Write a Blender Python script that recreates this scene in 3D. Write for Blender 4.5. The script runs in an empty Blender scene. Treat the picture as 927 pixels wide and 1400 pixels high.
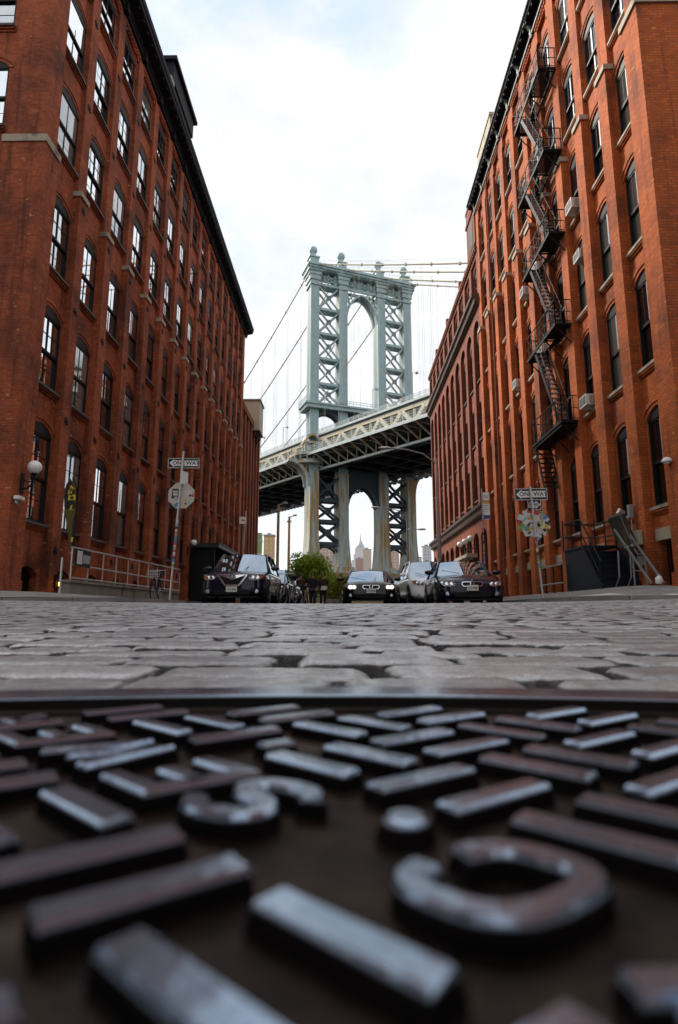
import bpy, bmesh, math, random
import numpy as np
from mathutils import Vector, Matrix, noise as mnoise
random.seed(7); rng = np.random.default_rng(7)
R = math.radians
scene = bpy.context.scene
COL = scene.collection

# ------------------------------------------------------------------ helpers
class MB:
    """collects geometry for one mesh object"""
    def __init__(self):
        self.v = []; self.f = []; self.m = []; self.mi = 0
    def add(self, vs, fs):
        o = len(self.v); self.v.extend([tuple(p) for p in vs])
        for q in fs:
            self.f.append(tuple(i + o for i in q)); self.m.append(self.mi)
    def quad(self, a, b, c, d): self.add([a, b, c, d], [(0, 1, 2, 3)])
    def poly(self, pts): self.add(pts, [tuple(range(len(pts)))])
    def box(self, x0, x1, y0, y1, z0, z1):
        self.add([(x0,y0,z0),(x1,y0,z0),(x1,y1,z0),(x0,y1,z0),(x0,y0,z1),(x1,y0,z1),(x1,y1,z1),(x0,y1,z1)],
                 [(3,2,1,0),(4,5,6,7),(0,1,5,4),(1,2,6,5),(2,3,7,6),(3,0,4,7)])
    def fbox(self, F, u0, u1, d0, d1, z0, z1):
        c = [F(u,d,z) for z in (z0,z1) for (u,d) in ((u0,d0),(u1,d0),(u1,d1),(u0,d1))]
        self.add(c, [(3,2,1,0),(4,5,6,7),(0,1,5,4),(1,2,6,5),(2,3,7,6),(3,0,4,7)])
    def beam(self, p, q, w, h=None, up=(0,0,1)):
        h = w if h is None else h
        p = Vector(p); q = Vector(q); t = (q - p).normalized(); up = Vector(up)
        s = t.cross(up)
        if s.length < 1e-4: s = t.cross(Vector((1,0,0)))
        s.normalize(); n = s.cross(t)
        s *= w/2; n *= h/2
        c = [p-s-n, p+s-n, p+s+n, p-s+n, q-s-n, q+s-n, q+s+n, q-s+n]
        self.add(c, [(3,2,1,0),(4,5,6,7),(0,1,5,4),(1,2,6,5),(2,3,7,6),(3,0,4,7)])
    def tube(self, pts, r, n=8, cap=True):
        pts = [Vector(p) for p in pts]; rings = []
        rr = r if isinstance(r, (list, tuple)) else [r]*len(pts)
        ref = None
        for i, p in enumerate(pts):
            t = (pts[min(i+1,len(pts)-1)] - pts[max(i-1,0)]).normalized()
            if ref is None:
                ref = Vector((0,0,1)) if abs(t.z) < .9 else Vector((1,0,0))
            s = t.cross(ref); s.normalize(); b = s.cross(t); ref = b
            rings.append([p + (s*math.cos(2*math.pi*k/n) + b*math.sin(2*math.pi*k/n))*rr[i] for k in range(n)])
        vs = [v for g in rings for v in g]; fs = []
        for i in range(len(pts)-1):
            for k in range(n):
                fs.append((i*n+k, i*n+(k+1)%n, (i+1)*n+(k+1)%n, (i+1)*n+k))
        if cap:
            fs.append(tuple(range(n))[::-1]); fs.append(tuple((len(pts)-1)*n+k for k in range(n)))
        self.add(vs, fs)
    def lathe(self, prof, c=(0,0,0), n=16, axis='z'):
        vs = []; fs = []
        for (r, z) in prof:
            for k in range(n):
                a = 2*math.pi*k/n
                if axis == 'z': vs.append((c[0]+r*math.cos(a), c[1]+r*math.sin(a), c[2]+z))
                elif axis == 'x': vs.append((c[0]+z, c[1]+r*math.cos(a), c[2]+r*math.sin(a)))
                else: vs.append((c[0]+r*math.sin(a), c[1]+z, c[2]+r*math.cos(a)))
        for i in range(len(prof)-1):
            for k in range(n):
                fs.append((i*n+k, i*n+(k+1)%n, (i+1)*n+(k+1)%n, (i+1)*n+k))
        fs.append(tuple(range(n))[::-1]); fs.append(tuple((len(prof)-1)*n+k for k in range(n)))
        self.add(vs, fs)
    def ball(self, c, r, n=14):
        k = n//2+1
        self.lathe([(max(1e-4, r*math.sin(math.pi*i/k)), -r*math.cos(math.pi*i/k)) for i in range(k+1)], c, n)
    def prism(self, outline, y0, y1):
        """outline in (x,z), extruded along y"""
        n = len(outline)
        vs = [(x,y0,z) for x,z in outline] + [(x,y1,z) for x,z in outline]
        fs = [tuple(range(n)), tuple(range(2*n-1, n-1, -1))]
        fs += [(i, (i+1)%n, (i+1)%n+n, i+n) for i in range(n)]
        self.add(vs, fs)
    def fprism(self, F, outline, d0, d1):
        """outline in (u,z), extruded along d through frame F"""
        n = len(outline)
        vs = [F(u,d0,z) for u,z in outline] + [F(u,d1,z) for u,z in outline]
        fs = [tuple(range(n)), tuple(range(2*n-1, n-1, -1))]
        fs += [(i, (i+1)%n, (i+1)%n+n, i+n) for i in range(n)]
        self.add(vs, fs)
    def mesh(self, name, mats, smooth=False, normals=True):
        me = bpy.data.meshes.new(name)
        me.from_pydata(self.v, [], self.f)
        for m in (mats if isinstance(mats, (list, tuple)) else [mats]): me.materials.append(m)
        if any(self.m): me.polygons.foreach_set('material_index', self.m)
        if normals:
            bm = bmesh.new(); bm.from_mesh(me); bmesh.ops.recalc_face_normals(bm, faces=bm.faces); bm.to_mesh(me); bm.free()
        if smooth: me.polygons.foreach_set('use_smooth', [True]*len(me.polygons))
        me.update(); return me
    def build(self, name, mats, parent=None, loc=(0,0,0), smooth=False, normals=True):
        return link(name, self.mesh(name, mats, smooth, normals), parent, loc)

def link(name, me, parent=None, loc=(0,0,0), rot=(0,0,0)):
    o = bpy.data.objects.new(name, me); COL.objects.link(o)
    o.location = loc; o.rotation_euler = rot
    if parent is not None: o.parent = parent
    return o
def thing(name, label, cat, loc=(0,0,0), rz=0, group=None):
    o = bpy.data.objects.new(name, None); COL.objects.link(o)
    o.location = loc; o.rotation_euler = (0,0,rz); o.empty_display_size = .1
    return tag(o, label, cat, group)
def tag(o, label, cat, group=None):
    o['label'] = label; o['category'] = cat
    if group: o['group'] = group
    return o
def struct(o): o['kind'] = 'structure'; return o
def copy_tree(o, parent=None):
    c = o.copy(); COL.objects.link(c); c.parent = parent
    for ch in list(o.children): copy_tree(ch, c)
    return c
def auto_smooth(o, ang=40):
    me = o.data
    me.polygons.foreach_set('use_smooth', [True]*len(me.polygons))
    bm = bmesh.new(); bm.from_mesh(me)
    for e in bm.edges:
        if len(e.link_faces) == 2 and e.calc_face_angle(0) > R(ang): e.smooth = False
    bm.to_mesh(me); bm.free(); return o
def subsurf(o, lv=2):
    m = o.modifiers.new('round', 'SUBSURF'); m.levels = lv; m.render_levels = lv
    o.data.polygons.foreach_set('use_smooth', [True]*len(o.data.polygons)); return o
def text_obj(name, s, size, mat, parent, loc, rot=(R(90),0,0), ext=.002, align='CENTER', xs=1.0, bold=0):
    cu = bpy.data.curves.new(name, 'FONT'); cu.body = s; cu.size = size; cu.extrude = ext
    cu.align_x = align; cu.align_y = 'CENTER'; cu.offset = bold; cu.resolution_u = 3
    t = bpy.data.objects.new(name, cu); COL.objects.link(t)
    dg = bpy.context.evaluated_depsgraph_get(); dg.update()
    me = bpy.data.meshes.new_from_object(t.evaluated_get(dg))
    bpy.data.objects.remove(t); bpy.data.curves.remove(cu)
    me.materials.clear(); me.materials.append(mat)
    o = link(name, me, parent, loc, rot); o.scale = (xs,1,1); return o

# ------------------------------------------------------------------ materials
def newmat(name):
    m = bpy.data.materials.new(name); m.use_nodes = True
    nt = m.node_tree; b = nt.nodes['Principled BSDF']; return m, nt, b
def mix(nt, fac, a, b, mode='MIX'):
    n = nt.nodes.new('ShaderNodeMix'); n.data_type = 'RGBA'; n.blend_type = mode
    for s, val in ((n.inputs[0], fac), (n.inputs[6], a), (n.inputs[7], b)):
        if hasattr(val, 'links'): nt.links.new(val, s)
        elif isinstance(val, (tuple, list)): s.default_value = (*val[:3], 1)
        else: s.default_value = val
    return n.outputs[2]
def math_(nt, op, a, b=0.0, c=None, clamp=False):
    n = nt.nodes.new('ShaderNodeMath'); n.operation = op; n.use_clamp = clamp
    for s, val in zip(n.inputs, (a, b, c)):
        if val is None: continue
        if hasattr(val, 'links'): nt.links.new(val, s)
        else: s.default_value = val
    return n.outputs[0]
def noise(nt, vec, scale, detail=4, rough=.55):
    n = nt.nodes.new('ShaderNodeTexNoise'); n.inputs['Scale'].default_value = scale
    n.inputs['Detail'].default_value = detail; n.inputs['Roughness'].default_value = rough
    if vec is not None: nt.links.new(vec, n.inputs['Vector'])
    return n.outputs['Fac']
def ramp(nt, fac, lo, hi):
    n = nt.nodes.new('ShaderNodeMapRange'); n.inputs[1].default_value = lo; n.inputs[2].default_value = hi
    n.interpolation_type = 'SMOOTHSTEP'; nt.links.new(fac, n.inputs[0]); return n.outputs[0]
def objco(nt): return nt.nodes.new('ShaderNodeTexCoord').outputs['Object']
def scaled(nt, vec, s):
    n = nt.nodes.new('ShaderNodeMapping'); n.inputs['Scale'].default_value = s; nt.links.new(vec, n.inputs[0]); return n.outputs[0]
def bump(nt, b, h, strength=.3, dist=.01):
    n = nt.nodes.new('ShaderNodeBump'); n.inputs['Strength'].default_value = strength; n.inputs['Distance'].default_value = dist
    nt.links.new(h, n.inputs['Height']); nt.links.new(n.outputs[0], b.inputs['Normal'])
def simple(name, c, rough=.6, metal=0., var=.25, scale=3., bstr=.0, bscale=40., stain=None, stain_scale=(1,1,1), stain_rng=(.55,.7), coat=0, spec=None, emit=None):
    m, nt, b = newmat(name); co = objco(nt)
    f = noise(nt, co, scale)
    lo = tuple(x*(1-var) for x in c); hi = tuple(min(1, x*(1+var)) for x in c)
    colr = mix(nt, f, lo, hi)
    if stain:
        sf = ramp(nt, noise(nt, scaled(nt, co, stain_scale), 1.0, 5), *stain_rng)
        colr = mix(nt, sf, colr, stain)
    nt.links.new(colr, b.inputs['Base Color'])
    b.inputs['Roughness'].default_value = rough; b.inputs['Metallic'].default_value = metal
    if coat: b.inputs['Coat Weight'].default_value = coat; b.inputs['Coat Roughness'].default_value = .03
    if spec is not None: b.inputs['Specular IOR Level'].default_value = spec
    if bstr: bump(nt, b, noise(nt, co, bscale, 5), bstr, .01)
    if emit:
        b.inputs['Emission Color'].default_value = (*emit[0], 1); b.inputs['Emission Strength'].default_value = emit[1]
    return m
def brick(name, c1, c2, mortar, dark=(.05,.02,.015), bw=.24, rh=.088, ms=.012, grime=.5, light=None):
    m, nt, b = newmat(name); co = objco(nt)
    sx = nt.nodes.new('ShaderNodeSeparateXYZ'); nt.links.new(co, sx.inputs[0])
    g = nt.nodes.new('ShaderNodeNewGeometry'); sn = nt.nodes.new('ShaderNodeSeparateXYZ'); nt.links.new(g.outputs['True Normal'], sn.inputs[0])
    ax = math_(nt, 'ABSOLUTE', sn.outputs[0]); ay = math_(nt, 'ABSOLUTE', sn.outputs[1])
    sel = math_(nt, 'GREATER_THAN', ax, ay)
    mx = nt.nodes.new('ShaderNodeMix'); mx.data_type = 'FLOAT'
    nt.links.new(sel, mx.inputs[0]); nt.links.new(sx.outputs[0], mx.inputs[2]); nt.links.new(sx.outputs[1], mx.inputs[3])
    cb = nt.nodes.new('ShaderNodeCombineXYZ'); nt.links.new(mx.outputs[0], cb.inputs[0]); nt.links.new(sx.outputs[2], cb.inputs[1])
    # slight waviness of the courses
    t = nt.nodes.new('ShaderNodeTexBrick'); nt.links.new(cb.outputs[0], t.inputs['Vector'])
    t.inputs['Scale'].default_value = 1; t.inputs['Brick Width'].default_value = bw; t.inputs['Row Height'].default_value = rh
    t.inputs['Mortar Size'].default_value = ms; t.inputs['Mortar Smooth'].default_value = .3; t.inputs['Bias'].default_value = -.1
    t.inputs['Color1'].default_value = (*c1,1); t.inputs['Color2'].default_value = (*c2,1); t.inputs['Mortar'].default_value = (*mortar,1)
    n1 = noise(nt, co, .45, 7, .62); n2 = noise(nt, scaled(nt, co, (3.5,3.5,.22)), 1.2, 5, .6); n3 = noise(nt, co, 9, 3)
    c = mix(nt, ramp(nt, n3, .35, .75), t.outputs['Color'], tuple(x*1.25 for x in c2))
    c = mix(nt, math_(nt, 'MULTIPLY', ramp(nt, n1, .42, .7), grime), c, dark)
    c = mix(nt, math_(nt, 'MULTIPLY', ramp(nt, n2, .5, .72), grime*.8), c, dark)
    n5 = noise(nt, scaled(nt, co, (.7,.7,1.1)), 1.0, 6, .65)
    c = mix(nt, math_(nt, 'MULTIPLY', ramp(nt, n5, .60, .66), .30), c, tuple(min(1,x*1.1+y*.6) for x,y in zip(c1,mortar)))   # repointed patches
    if light:   # odd pale bricks and mortar smears
        n4 = noise(nt, scaled(nt, co, (4.5,4.5,11)), 1.0, 1)
        c = mix(nt, ramp(nt, n4, .73, .78), c, light)
    nt.links.new(c, b.inputs['Base Color'])
    b.inputs['Roughness'].default_value = .85; b.inputs['Specular IOR Level'].default_value = .25
    h = math_(nt, 'ADD', math_(nt, 'MULTIPLY', t.outputs['Fac'], -1.0), math_(nt, 'MULTIPLY', n3, .6))
    bump(nt, b, h, .55, .012)
    return m
def glass(name, refl, base, tint=(.93,.97,1.0), wob=.03, vary=None):
    m, nt, b = newmat(name); co = objco(nt)
    nt.nodes.remove(b)
    out = nt.nodes['Material Output']
    di = nt.nodes.new('ShaderNodeBsdfDiffuse'); gl = nt.nodes.new('ShaderNodeBsdfGlossy')
    gl.inputs['Roughness'].default_value = .015; gl.inputs['Color'].default_value = (*tint,1)
    di.inputs['Color'].default_value = (*base,1)
    if vary:
        oi = nt.nodes.new('ShaderNodeObjectInfo')
        nt.links.new(mix(nt, ramp(nt, oi.outputs['Random'], .62, .9), base, vary), di.inputs['Color'])
    bp = nt.nodes.new('ShaderNodeBump'); bp.inputs['Strength'].default_value = wob; bp.inputs['Distance'].default_value = .05
    nt.links.new(noise(nt, co, 1.7, 2), bp.inputs['Height']); nt.links.new(bp.outputs[0], gl.inputs['Normal'])
    lw = nt.nodes.new('ShaderNodeLayerWeight'); lw.inputs['Blend'].default_value = .35
    f = math_(nt, 'MULTIPLY_ADD', lw.outputs['Fresnel'], 1-refl, refl, True)
    ms = nt.nodes.new('ShaderNodeMixShader'); nt.links.new(f, ms.inputs[0]); nt.links.new(di.outputs[0], ms.inputs[1]); nt.links.new(gl.outputs[0], ms.inputs[2])
    nt.links.new(ms.outputs[0], out.inputs[0]); return m

M = {}
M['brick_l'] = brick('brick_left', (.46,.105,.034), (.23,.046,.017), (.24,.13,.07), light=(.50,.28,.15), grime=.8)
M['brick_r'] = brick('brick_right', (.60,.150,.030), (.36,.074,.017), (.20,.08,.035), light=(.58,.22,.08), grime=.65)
M['brick_d'] = brick('brick_dark', (.27,.070,.032), (.17,.040,.020), (.15,.08,.05), grime=.4)
M['stone'] = simple('pale_stone', (.36,.31,.23), .8, var=.3, scale=6, bstr=.3, stain=(.14,.12,.09), stain_scale=(2,2,1))
M['stone_dk'] = simple('sooty_stone', (.085,.075,.068), .75, var=.35, scale=6, bstr=.3)
M['cornice'] = simple('cornice_paint', (.012,.013,.017), .7, var=.3, scale=2, spec=.15)
M['cornice_trim'] = simple('cornice_trim', (.16,.17,.15), .6, var=.3, scale=2)
M['cast'] = simple('black_iron', (.007,.007,.008), .6, var=.3, spec=.2)
M['frame_l'] = simple('dark_window_paint', (.012,.012,.013), .6, var=.2, spec=.2)
M['frame_r'] = simple('dark_sash_paint', (.012,.013,.015), .6, var=.2, spec=.2); M['mull_r'] = simple('pale_mullion_paint', (.30,.34,.40), .45, var=.2)
M['frame_rd'] = simple('dark_window_paint_two', (.012,.012,.013), .6, var=.2, spec=.2)
M['glass_l'] = glass('sky_glass', .86, (.012,.014,.016))
M['glass_l2'] = glass('blind_glass', .30, (.20,.19,.17)); M['glass_l3'] = glass('dim_glass', .55, (.01,.012,.014), wob=.12)
M['glass_r'] = glass('dark_glass', .03, (.005,.005,.006), vary=(.085,.085,.075))
M['roofing'] = simple('roofing_tar', (.05,.05,.05), .9)
M['concrete'] = simple('concrete', (.20,.185,.155), .85, var=.3, scale=2.5, bstr=.3, stain=(.07,.065,.055), stain_scale=(1.2,1.2,.5))
M['steel_pale'] = simple('galvanised_steel', (.48,.47,.46), .4, .75, var=.2, scale=6)
M['steel_grey'] = simple('grey_steel', (.30,.30,.30), .45, .4, var=.25, scale=6)
M['black_paint'] = simple('black_paint', (.007,.008,.010), .5, var=.3, spec=.2)
M['navy_paint'] = simple('navy_black_paint', (.008,.012,.022), .5, var=.3, spec=.2)
M['white_paint'] = simple('white_paint', (.74,.74,.72), .5, var=.08)
M['cream_metal'] = simple('off_white_enamel', (.62,.62,.58), .45, var=.12, scale=4, stain=(.3,.27,.2))
M['globe'] = simple('opal_glass', (.80,.80,.77), .25, var=.03)
M['sign_black'] = simple('sign_black', (.012,.012,.013), .45)
M['sign_white'] = simple('sign_white', (.72,.72,.70), .45, var=.1)
# ------------------------------------------------------------------ camera, light, sky
cam = bpy.data.cameras.new('camera'); co_ = bpy.data.objects.new('camera', cam); COL.objects.link(co_)
cam.sensor_fit = 'HORIZONTAL'; cam.sensor_width = 24; cam.lens = 24*790/927
cam.clip_start = .005; cam.clip_end = 12000
co_.location = (0,0,0); co_.rotation_euler = (R(90+9.7), 0, R(.75))
cam.dof.use_dof = True; cam.dof.focus_distance = 3.2; cam.dof.aperture_fstop = 8.0
scene.camera = co_

SUN_AZ, SUN_EL = R(-50), R(42)         # azimuth from +Y towards +X
sun = bpy.data.lights.new('sun', 'SUN'); sun.energy = 3.0; sun.angle = R(14); sun.color = (1,.93,.84)
so = bpy.data.objects.new('sun', sun); COL.objects.link(so)
sd = Vector((math.sin(SUN_AZ)*math.cos(SUN_EL), math.cos(SUN_AZ)*math.cos(SUN_EL), math.sin(SUN_EL)))
so.rotation_euler = sd.to_track_quat('Z', 'Y').to_euler(); so.location = sd*60 + Vector((0,0,60))

w = bpy.data.worlds.new('World'); scene.world = w; w.use_nodes = True
nt = w.node_tree; bg = nt.nodes['Background']
sky = nt.nodes.new('ShaderNodeTexSky'); sky.sky_type = 'NISHITA'; sky.sun_disc = False
sky.sun_elevation = SUN_EL; sky.sun_rotation = SUN_AZ; sky.dust_density = 2.0
tc = nt.nodes.new('ShaderNodeTexCoord')
mp = nt.nodes.new('ShaderNodeMapping'); mp.inputs['Scale'].default_value = (1,1,2.2); mp.inputs['Location'].default_value = (.35,.1,.0)
nt.links.new(tc.outputs['Generated'], mp.inputs[0])
n1 = noise(nt, mp.outputs[0], 2.2, 7, .6)
n2 = noise(nt, mp.outputs[0], 5.5, 6, .6)
cloud = mix(nt, ramp(nt, n2, .3, .7), (7.8,8.05,8.5), (9.7,9.8,9.95))
# one thinner place in the overcast, high up ahead
vd = nt.nodes.new('ShaderNodeVectorMath'); vd.operation = 'DOT_PRODUCT'; nt.links.new(tc.outputs['Generated'], vd.inputs[0])
pd = Vector((-.12,.70,.70)).normalized(); vd.inputs[1].default_value = pd
gap = math_(nt, 'MULTIPLY', ramp(nt, vd.outputs['Value'], .955, 1.0), ramp(nt, n1, .45, .66))
skyc = mix(nt, gap, cloud, (5.6,7.1,8.8))
base = mix(nt, .06, skyc, sky.outputs[0])
nt.links.new(base, bg.inputs[0]); bg.inputs[1].default_value = .055

vs = scene.view_settings
scene.display_settings.display_device = 'sRGB'
vs.view_transform = 'Standard'; vs.look = 'None'; vs.gamma = 1; vs.exposure = 1.15; vs.use_curve_mapping = False
scene.render.engine = 'CYCLES'
cy = scene.cycles
cy.use_denoising = True
try: cy.denoiser = 'OPENIMAGEDENOISE'
except Exception: pass
cy.max_bounces = 5; cy.diffuse_bounces = 1; cy.glossy_bounces = 4; cy.transmission_bounces = 2
cy.sample_clamp_indirect = 4; cy.caustics_reflective = False; cy.caustics_refractive = False
cy.use_adaptive_sampling = True; cy.adaptive_threshold = .02

# ------------------------------------------------------------------ ground
PY = [(-60,-.06),(.3,-.06),(1,-.055),(3,-.03),(6,.03),(9,.095),(11,.132),(13,.15),(20,.155),(28,.13),(40,.05),(60,-.3),(90,-1.2),(140,-3),(400,-6),(9000,-6)]
def prof(y):
    for (a,za),(b,zb) in zip(PY, PY[1:]):
        if y <= b:
            t = max(0,(y-a)/(b-a)); return za+(zb-za)*t
    return PY[-1][1]
def g(x, y):
    k = .0022 if x > 0 else .0014
    fade = min(1, max(0, (y-1)/8))*max(0, min(1, (40-y)/14))
    return prof(y) + k*min(x*x, 60)*fade
def cl(t): return max(0., min(1., t))
def sst(t): t = cl(t); return t*t*(3-2*t)
def side_l(x, y): return .30 + .27*sst((y-12.6)/4.3)*sst((-4.6-x)/5.4)*cl((70-y)/25) - .45*sst((y-34)/30)
def side_r(x, y): return .33 + .37*sst((y-12.2)/4.0)*sst((x-5.0)/3.3)*cl((70-y)/30) - .45*sst((y-34)/30)

m, nt, b = newmat('street_dirt'); co = objco(nt)
nt.links.new(mix(nt, noise(nt, co, 12, 6), (.012,.011,.010), (.040,.037,.034)), b.inputs['Base Color']); b.inputs['Roughness'].default_value = .9
bump(nt, b, noise(nt, co, 90, 5), .5, .01); M['dirt'] = m
mb = MB()
xs = [-6000,-1500,-300,-80] + list(np.arange(-40,-14,4)) + list(np.arange(-14,14.1,.5)) + list(np.arange(16,41,4)) + [80,300,1500,6000]
ys = [-60,-20,-6] + list(np.arange(-2,40,.5)) + list(np.arange(40,150,6)) + [200,400,1500,9000]
def inroad(x,y): return abs(x) < 14.3 and -1.9 < y < 13.2
nx = len(xs)
vs_ = [(x,y,g(x,y)-(.045 if inroad(x,y) else .02)) for y in ys for x in xs]
mb.add(vs_, [(j*nx+i, j*nx+i+1, (j+1)*nx+i+1, (j+1)*nx+i) for j in range(len(ys)-1) for i in range(nx-1)])
struct(mb.build('ground', M['dirt'], smooth=True, normals=False))

# cobbled road: every sett cut, tilted and worn on its own
CR, CYC = 1.12, -.725          # manhole frame circle
def cobbles():
    V = []; Fc = []; C = []; Dt = []
    def emit_block(x0,x1,y0,y1,fine):
        cx_, cy_ = (x0+x1)/2, (y0+y1)/2
        if math.hypot(cx_, cy_-CYC) < CR+.02: return
        dz = rng.normal(0,.0014); tx = rng.normal(0,.006); ty = rng.normal(0,.008)
        col = rng.random()
        a, c = (19,11) if fine else (4,4)
        w2, h2 = (x1-x0)/2, (y1-y0)/2
        jit = rng.normal(0,.004,(4,2)); seed = rng.random()*100
        o = len(V)
        rows = [-1.0]+list(np.linspace(-1,1,c))+[1.0]; colsx = [-1.0]+list(np.linspace(-1,1,a))+[1.0]
        for jj, q in enumerate(rows):
            for ii, p in enumerate(colsx):
                skirt = jj in (0,len(rows)-1) or ii in (0,len(colsx)-1)
                s, t = (p+1)/2, (q+1)/2
                jx = (1-s)*(1-t)*jit[0,0]+s*(1-t)*jit[1,0]+s*t*jit[2,0]+(1-s)*t*jit[3,0]
                jy = (1-s)*(1-t)*jit[0,1]+s*(1-t)*jit[1,1]+s*t*jit[2,1]+(1-s)*t*jit[3,1]
                # rounded corners in plan and crown on top
                k = 1-.05*(abs(p)**6)*(abs(q)**6)
                X = cx_+p*w2*k+jx; Y = cy_+q*h2*k+jy
                r_ = math.hypot(X, Y-CYC)
                if r_ < CR+.006:
                    X *= (CR+.006)/r_; Y = CYC+(Y-CYC)*(CR+.006)/r_
                if fine:
                    n_ = mnoise.noise((X*26+seed, Y*30, seed))*.0012 + mnoise.noise((X*90, Y*90+seed, seed))*.0012 + mnoise.noise((X*230, Y*230+seed, seed))*.0008
                else: n_ = mnoise.noise((X*22, Y*22, seed))*.002
                edge = -.0045*(abs(p)**16+abs(q)**12)
                z = g(X,Y)+dz+tx*(X-cx_)+ty*(Y-cy_)+n_+edge
                if skirt: z = g(X,Y)-.06
                V.append((X,Y,z)); C.append(col)
                Dt.append(1.0 if skirt else (.55 if max(abs(p),abs(q)) > .999 else 0.))  # sett sides and top edges: joint dirt plus painted joint shade
        na = len(colsx)
        for jj in range(len(rows)-1):
            for ii in range(na-1):
                Fc.append((o+jj*na+ii, o+jj*na+ii+1, o+(jj+1)*na+ii+1, o+(jj+1)*na+ii))
    y = -1.9
    while y < 13.0:
        d = rng.uniform(.098,.128)
        gap = rng.uniform(.016,.030)
        lim = min(14, max(1.9, .9*y+2.2))
        x = -lim+rng.uniform(-.2,0)
        while x < lim:
            L = rng.uniform(.135,.235)
            jx = rng.uniform(.008,.018) if rng.random() < .7 else rng.uniform(.02,.034)
            sk = .006*math.sin(x*1.3+y*2)
            if y+d < 12.75 or abs(x) < 4.6:
                emit_block(x, x+L-jx, y+sk, y+d-gap+sk+rng.normal(0,.003), y < 1.7 and abs(x) < 1.6)
            x += L
        y += d
    me = bpy.data.meshes.new('cobbled_road'); me.from_pydata(V, [], Fc)
    at = me.attributes.new('tone', 'FLOAT', 'POINT'); at.data.foreach_set('value', C)
    at = me.attributes.new('joint_dirt_shade', 'FLOAT', 'POINT'); at.data.foreach_set('value', Dt)
    me.polygons.foreach_set('use_smooth', [True]*len(me.polygons)); me.update()
    return me
m, nt, b = newmat('granite_setts'); co = objco(nt)
at = nt.nodes.new('ShaderNodeAttribute'); at.attribute_name = 'tone'
c = mix(nt, at.outputs['Fac'], (.38,.40,.42), (.78,.80,.82))
f1 = noise(nt, co, 260, 3, .7); f2 = noise(nt, co, 38, 5, .65); f3 = noise(nt, co, .9, 4)
c = mix(nt, ramp(nt, f1, .35, .75), mix(nt, .45, c, (.10,.10,.10)), c)
c = mix(nt, math_(nt, 'MULTIPLY', ramp(nt, f2, .45, .72), .65), c, (.12,.12,.12))
c = mix(nt, math_(nt, 'MULTIPLY', ramp(nt, f3, .5, .7), .45), c, (.10,.09,.075))
at2 = nt.nodes.new('ShaderNodeAttribute'); at2.attribute_name = 'joint_dirt_shade'
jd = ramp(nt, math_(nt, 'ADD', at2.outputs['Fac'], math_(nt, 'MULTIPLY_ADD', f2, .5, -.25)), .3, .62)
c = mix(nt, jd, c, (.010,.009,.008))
nt.links.new(c, b.inputs['Base Color'])
nt.links.new(math_(nt, 'SUBTRACT', .55, math_(nt, 'MULTIPLY', jd, .55), True), b.inputs['Coat Weight'])
nt.links.new(math_(nt, 'MULTIPLY_ADD', f2, .40, .13, True), b.inputs['Roughness']); b.inputs['Specular IOR Level'].default_value = .6
bump(nt, b, math_(nt, 'ADD', f1, math_(nt, 'MULTIPLY', f2, 2.0)), .7, .004); M['setts'] = m
b.inputs['Coat Roughness'].default_value = .22
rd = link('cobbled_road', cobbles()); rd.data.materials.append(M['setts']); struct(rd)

# pavements with a real kerb face
m, nt, b = newmat('pavement_concrete'); co = objco(nt)
t = nt.nodes.new('ShaderNodeTexBrick'); nt.links.new(co, t.inputs['Vector']); t.offset = 0
t.inputs['Scale'].default_value = 1; t.inputs['Brick Width'].default_value = 1.5; t.inputs['Row Height'].default_value = 1.5; t.inputs['Mortar Size'].default_value = .012
t.inputs['Color1'].default_value = (.27,.26,.24,1); t.inputs['Color2'].default_value = (.21,.20,.19,1); t.inputs['Mortar'].default_value = (.06,.06,.055,1)
c = mix(nt, math_(nt, 'MULTIPLY', ramp(nt, noise(nt, co, 1.3, 6), .4, .7), .6), t.outputs['Color'], (.10,.095,.09))
nt.links.new(c, b.inputs['Base Color']); b.inputs['Roughness'].default_value = .8
bump(nt, b, noise(nt, co, 60, 4), .3, .006); M['pave'] = m
def pavement(outer, inner, zf, name, gz):
    mb = MB(); n = 8; rows = []
    for (o, i) in zip(outer, inner):
        r = [(o[0],o[1],gz(o[0],o[1])-.3)]
        for k in range(n+1):
            x = o[0]+(i[0]-o[0])*k/n; y = o[1]+(i[1]-o[1])*k/n
            r.append((x,y,zf(x,y) - (.012 if k == 0 else 0)))
        rows.append(r)
    kk = n+2
    mb.add([p for r in rows for p in r], [(j*kk+i, j*kk+i+1, (j+1)*kk+i+1, (j+1)*kk+i) for j in range(len(rows)-1) for i in range(kk-1)])
    return struct(mb.build(name, M['pave'], normals=False))
arc = [( -6.6+2*math.sin(a), 14.6-2*math.cos(a)) for a in np.linspace(0,R(90),9)]
outer = [(x,12.6) for x in np.linspace(-34,-6.6,24)] + arc[1:] + [(-4.6,y) for y in np.linspace(15.2,75,40)]
inner = [(min(x,-10.2),17.0) for x in np.linspace(-34,-6.6,24)] + [(-10.3,17.2)]*8 + [(-10.4,max(17.3,y)) for y in np.linspace(15.2,75,40)]
pavement(outer, inner, side_l, 'sidewalk', g)
arc = [( 7.0-2*math.sin(a), 14.2-2*math.cos(a)) for a in np.linspace(0,R(90),9)]
outer = [(x,12.2) for x in np.linspace(34,7.0,24)] + arc[1:] + [(5.0,y) for y in np.linspace(14.8,75,40)]
inner = [(max(x,9.1),14.8) for x in np.linspace(34,7.0,24)] + [(9.1,14.9)]*8 + [(9.2,max(15,y)) for y in np.linspace(14.8,75,40)]
pavement(outer, inner, side_r, 'sidewalk', g)
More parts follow.
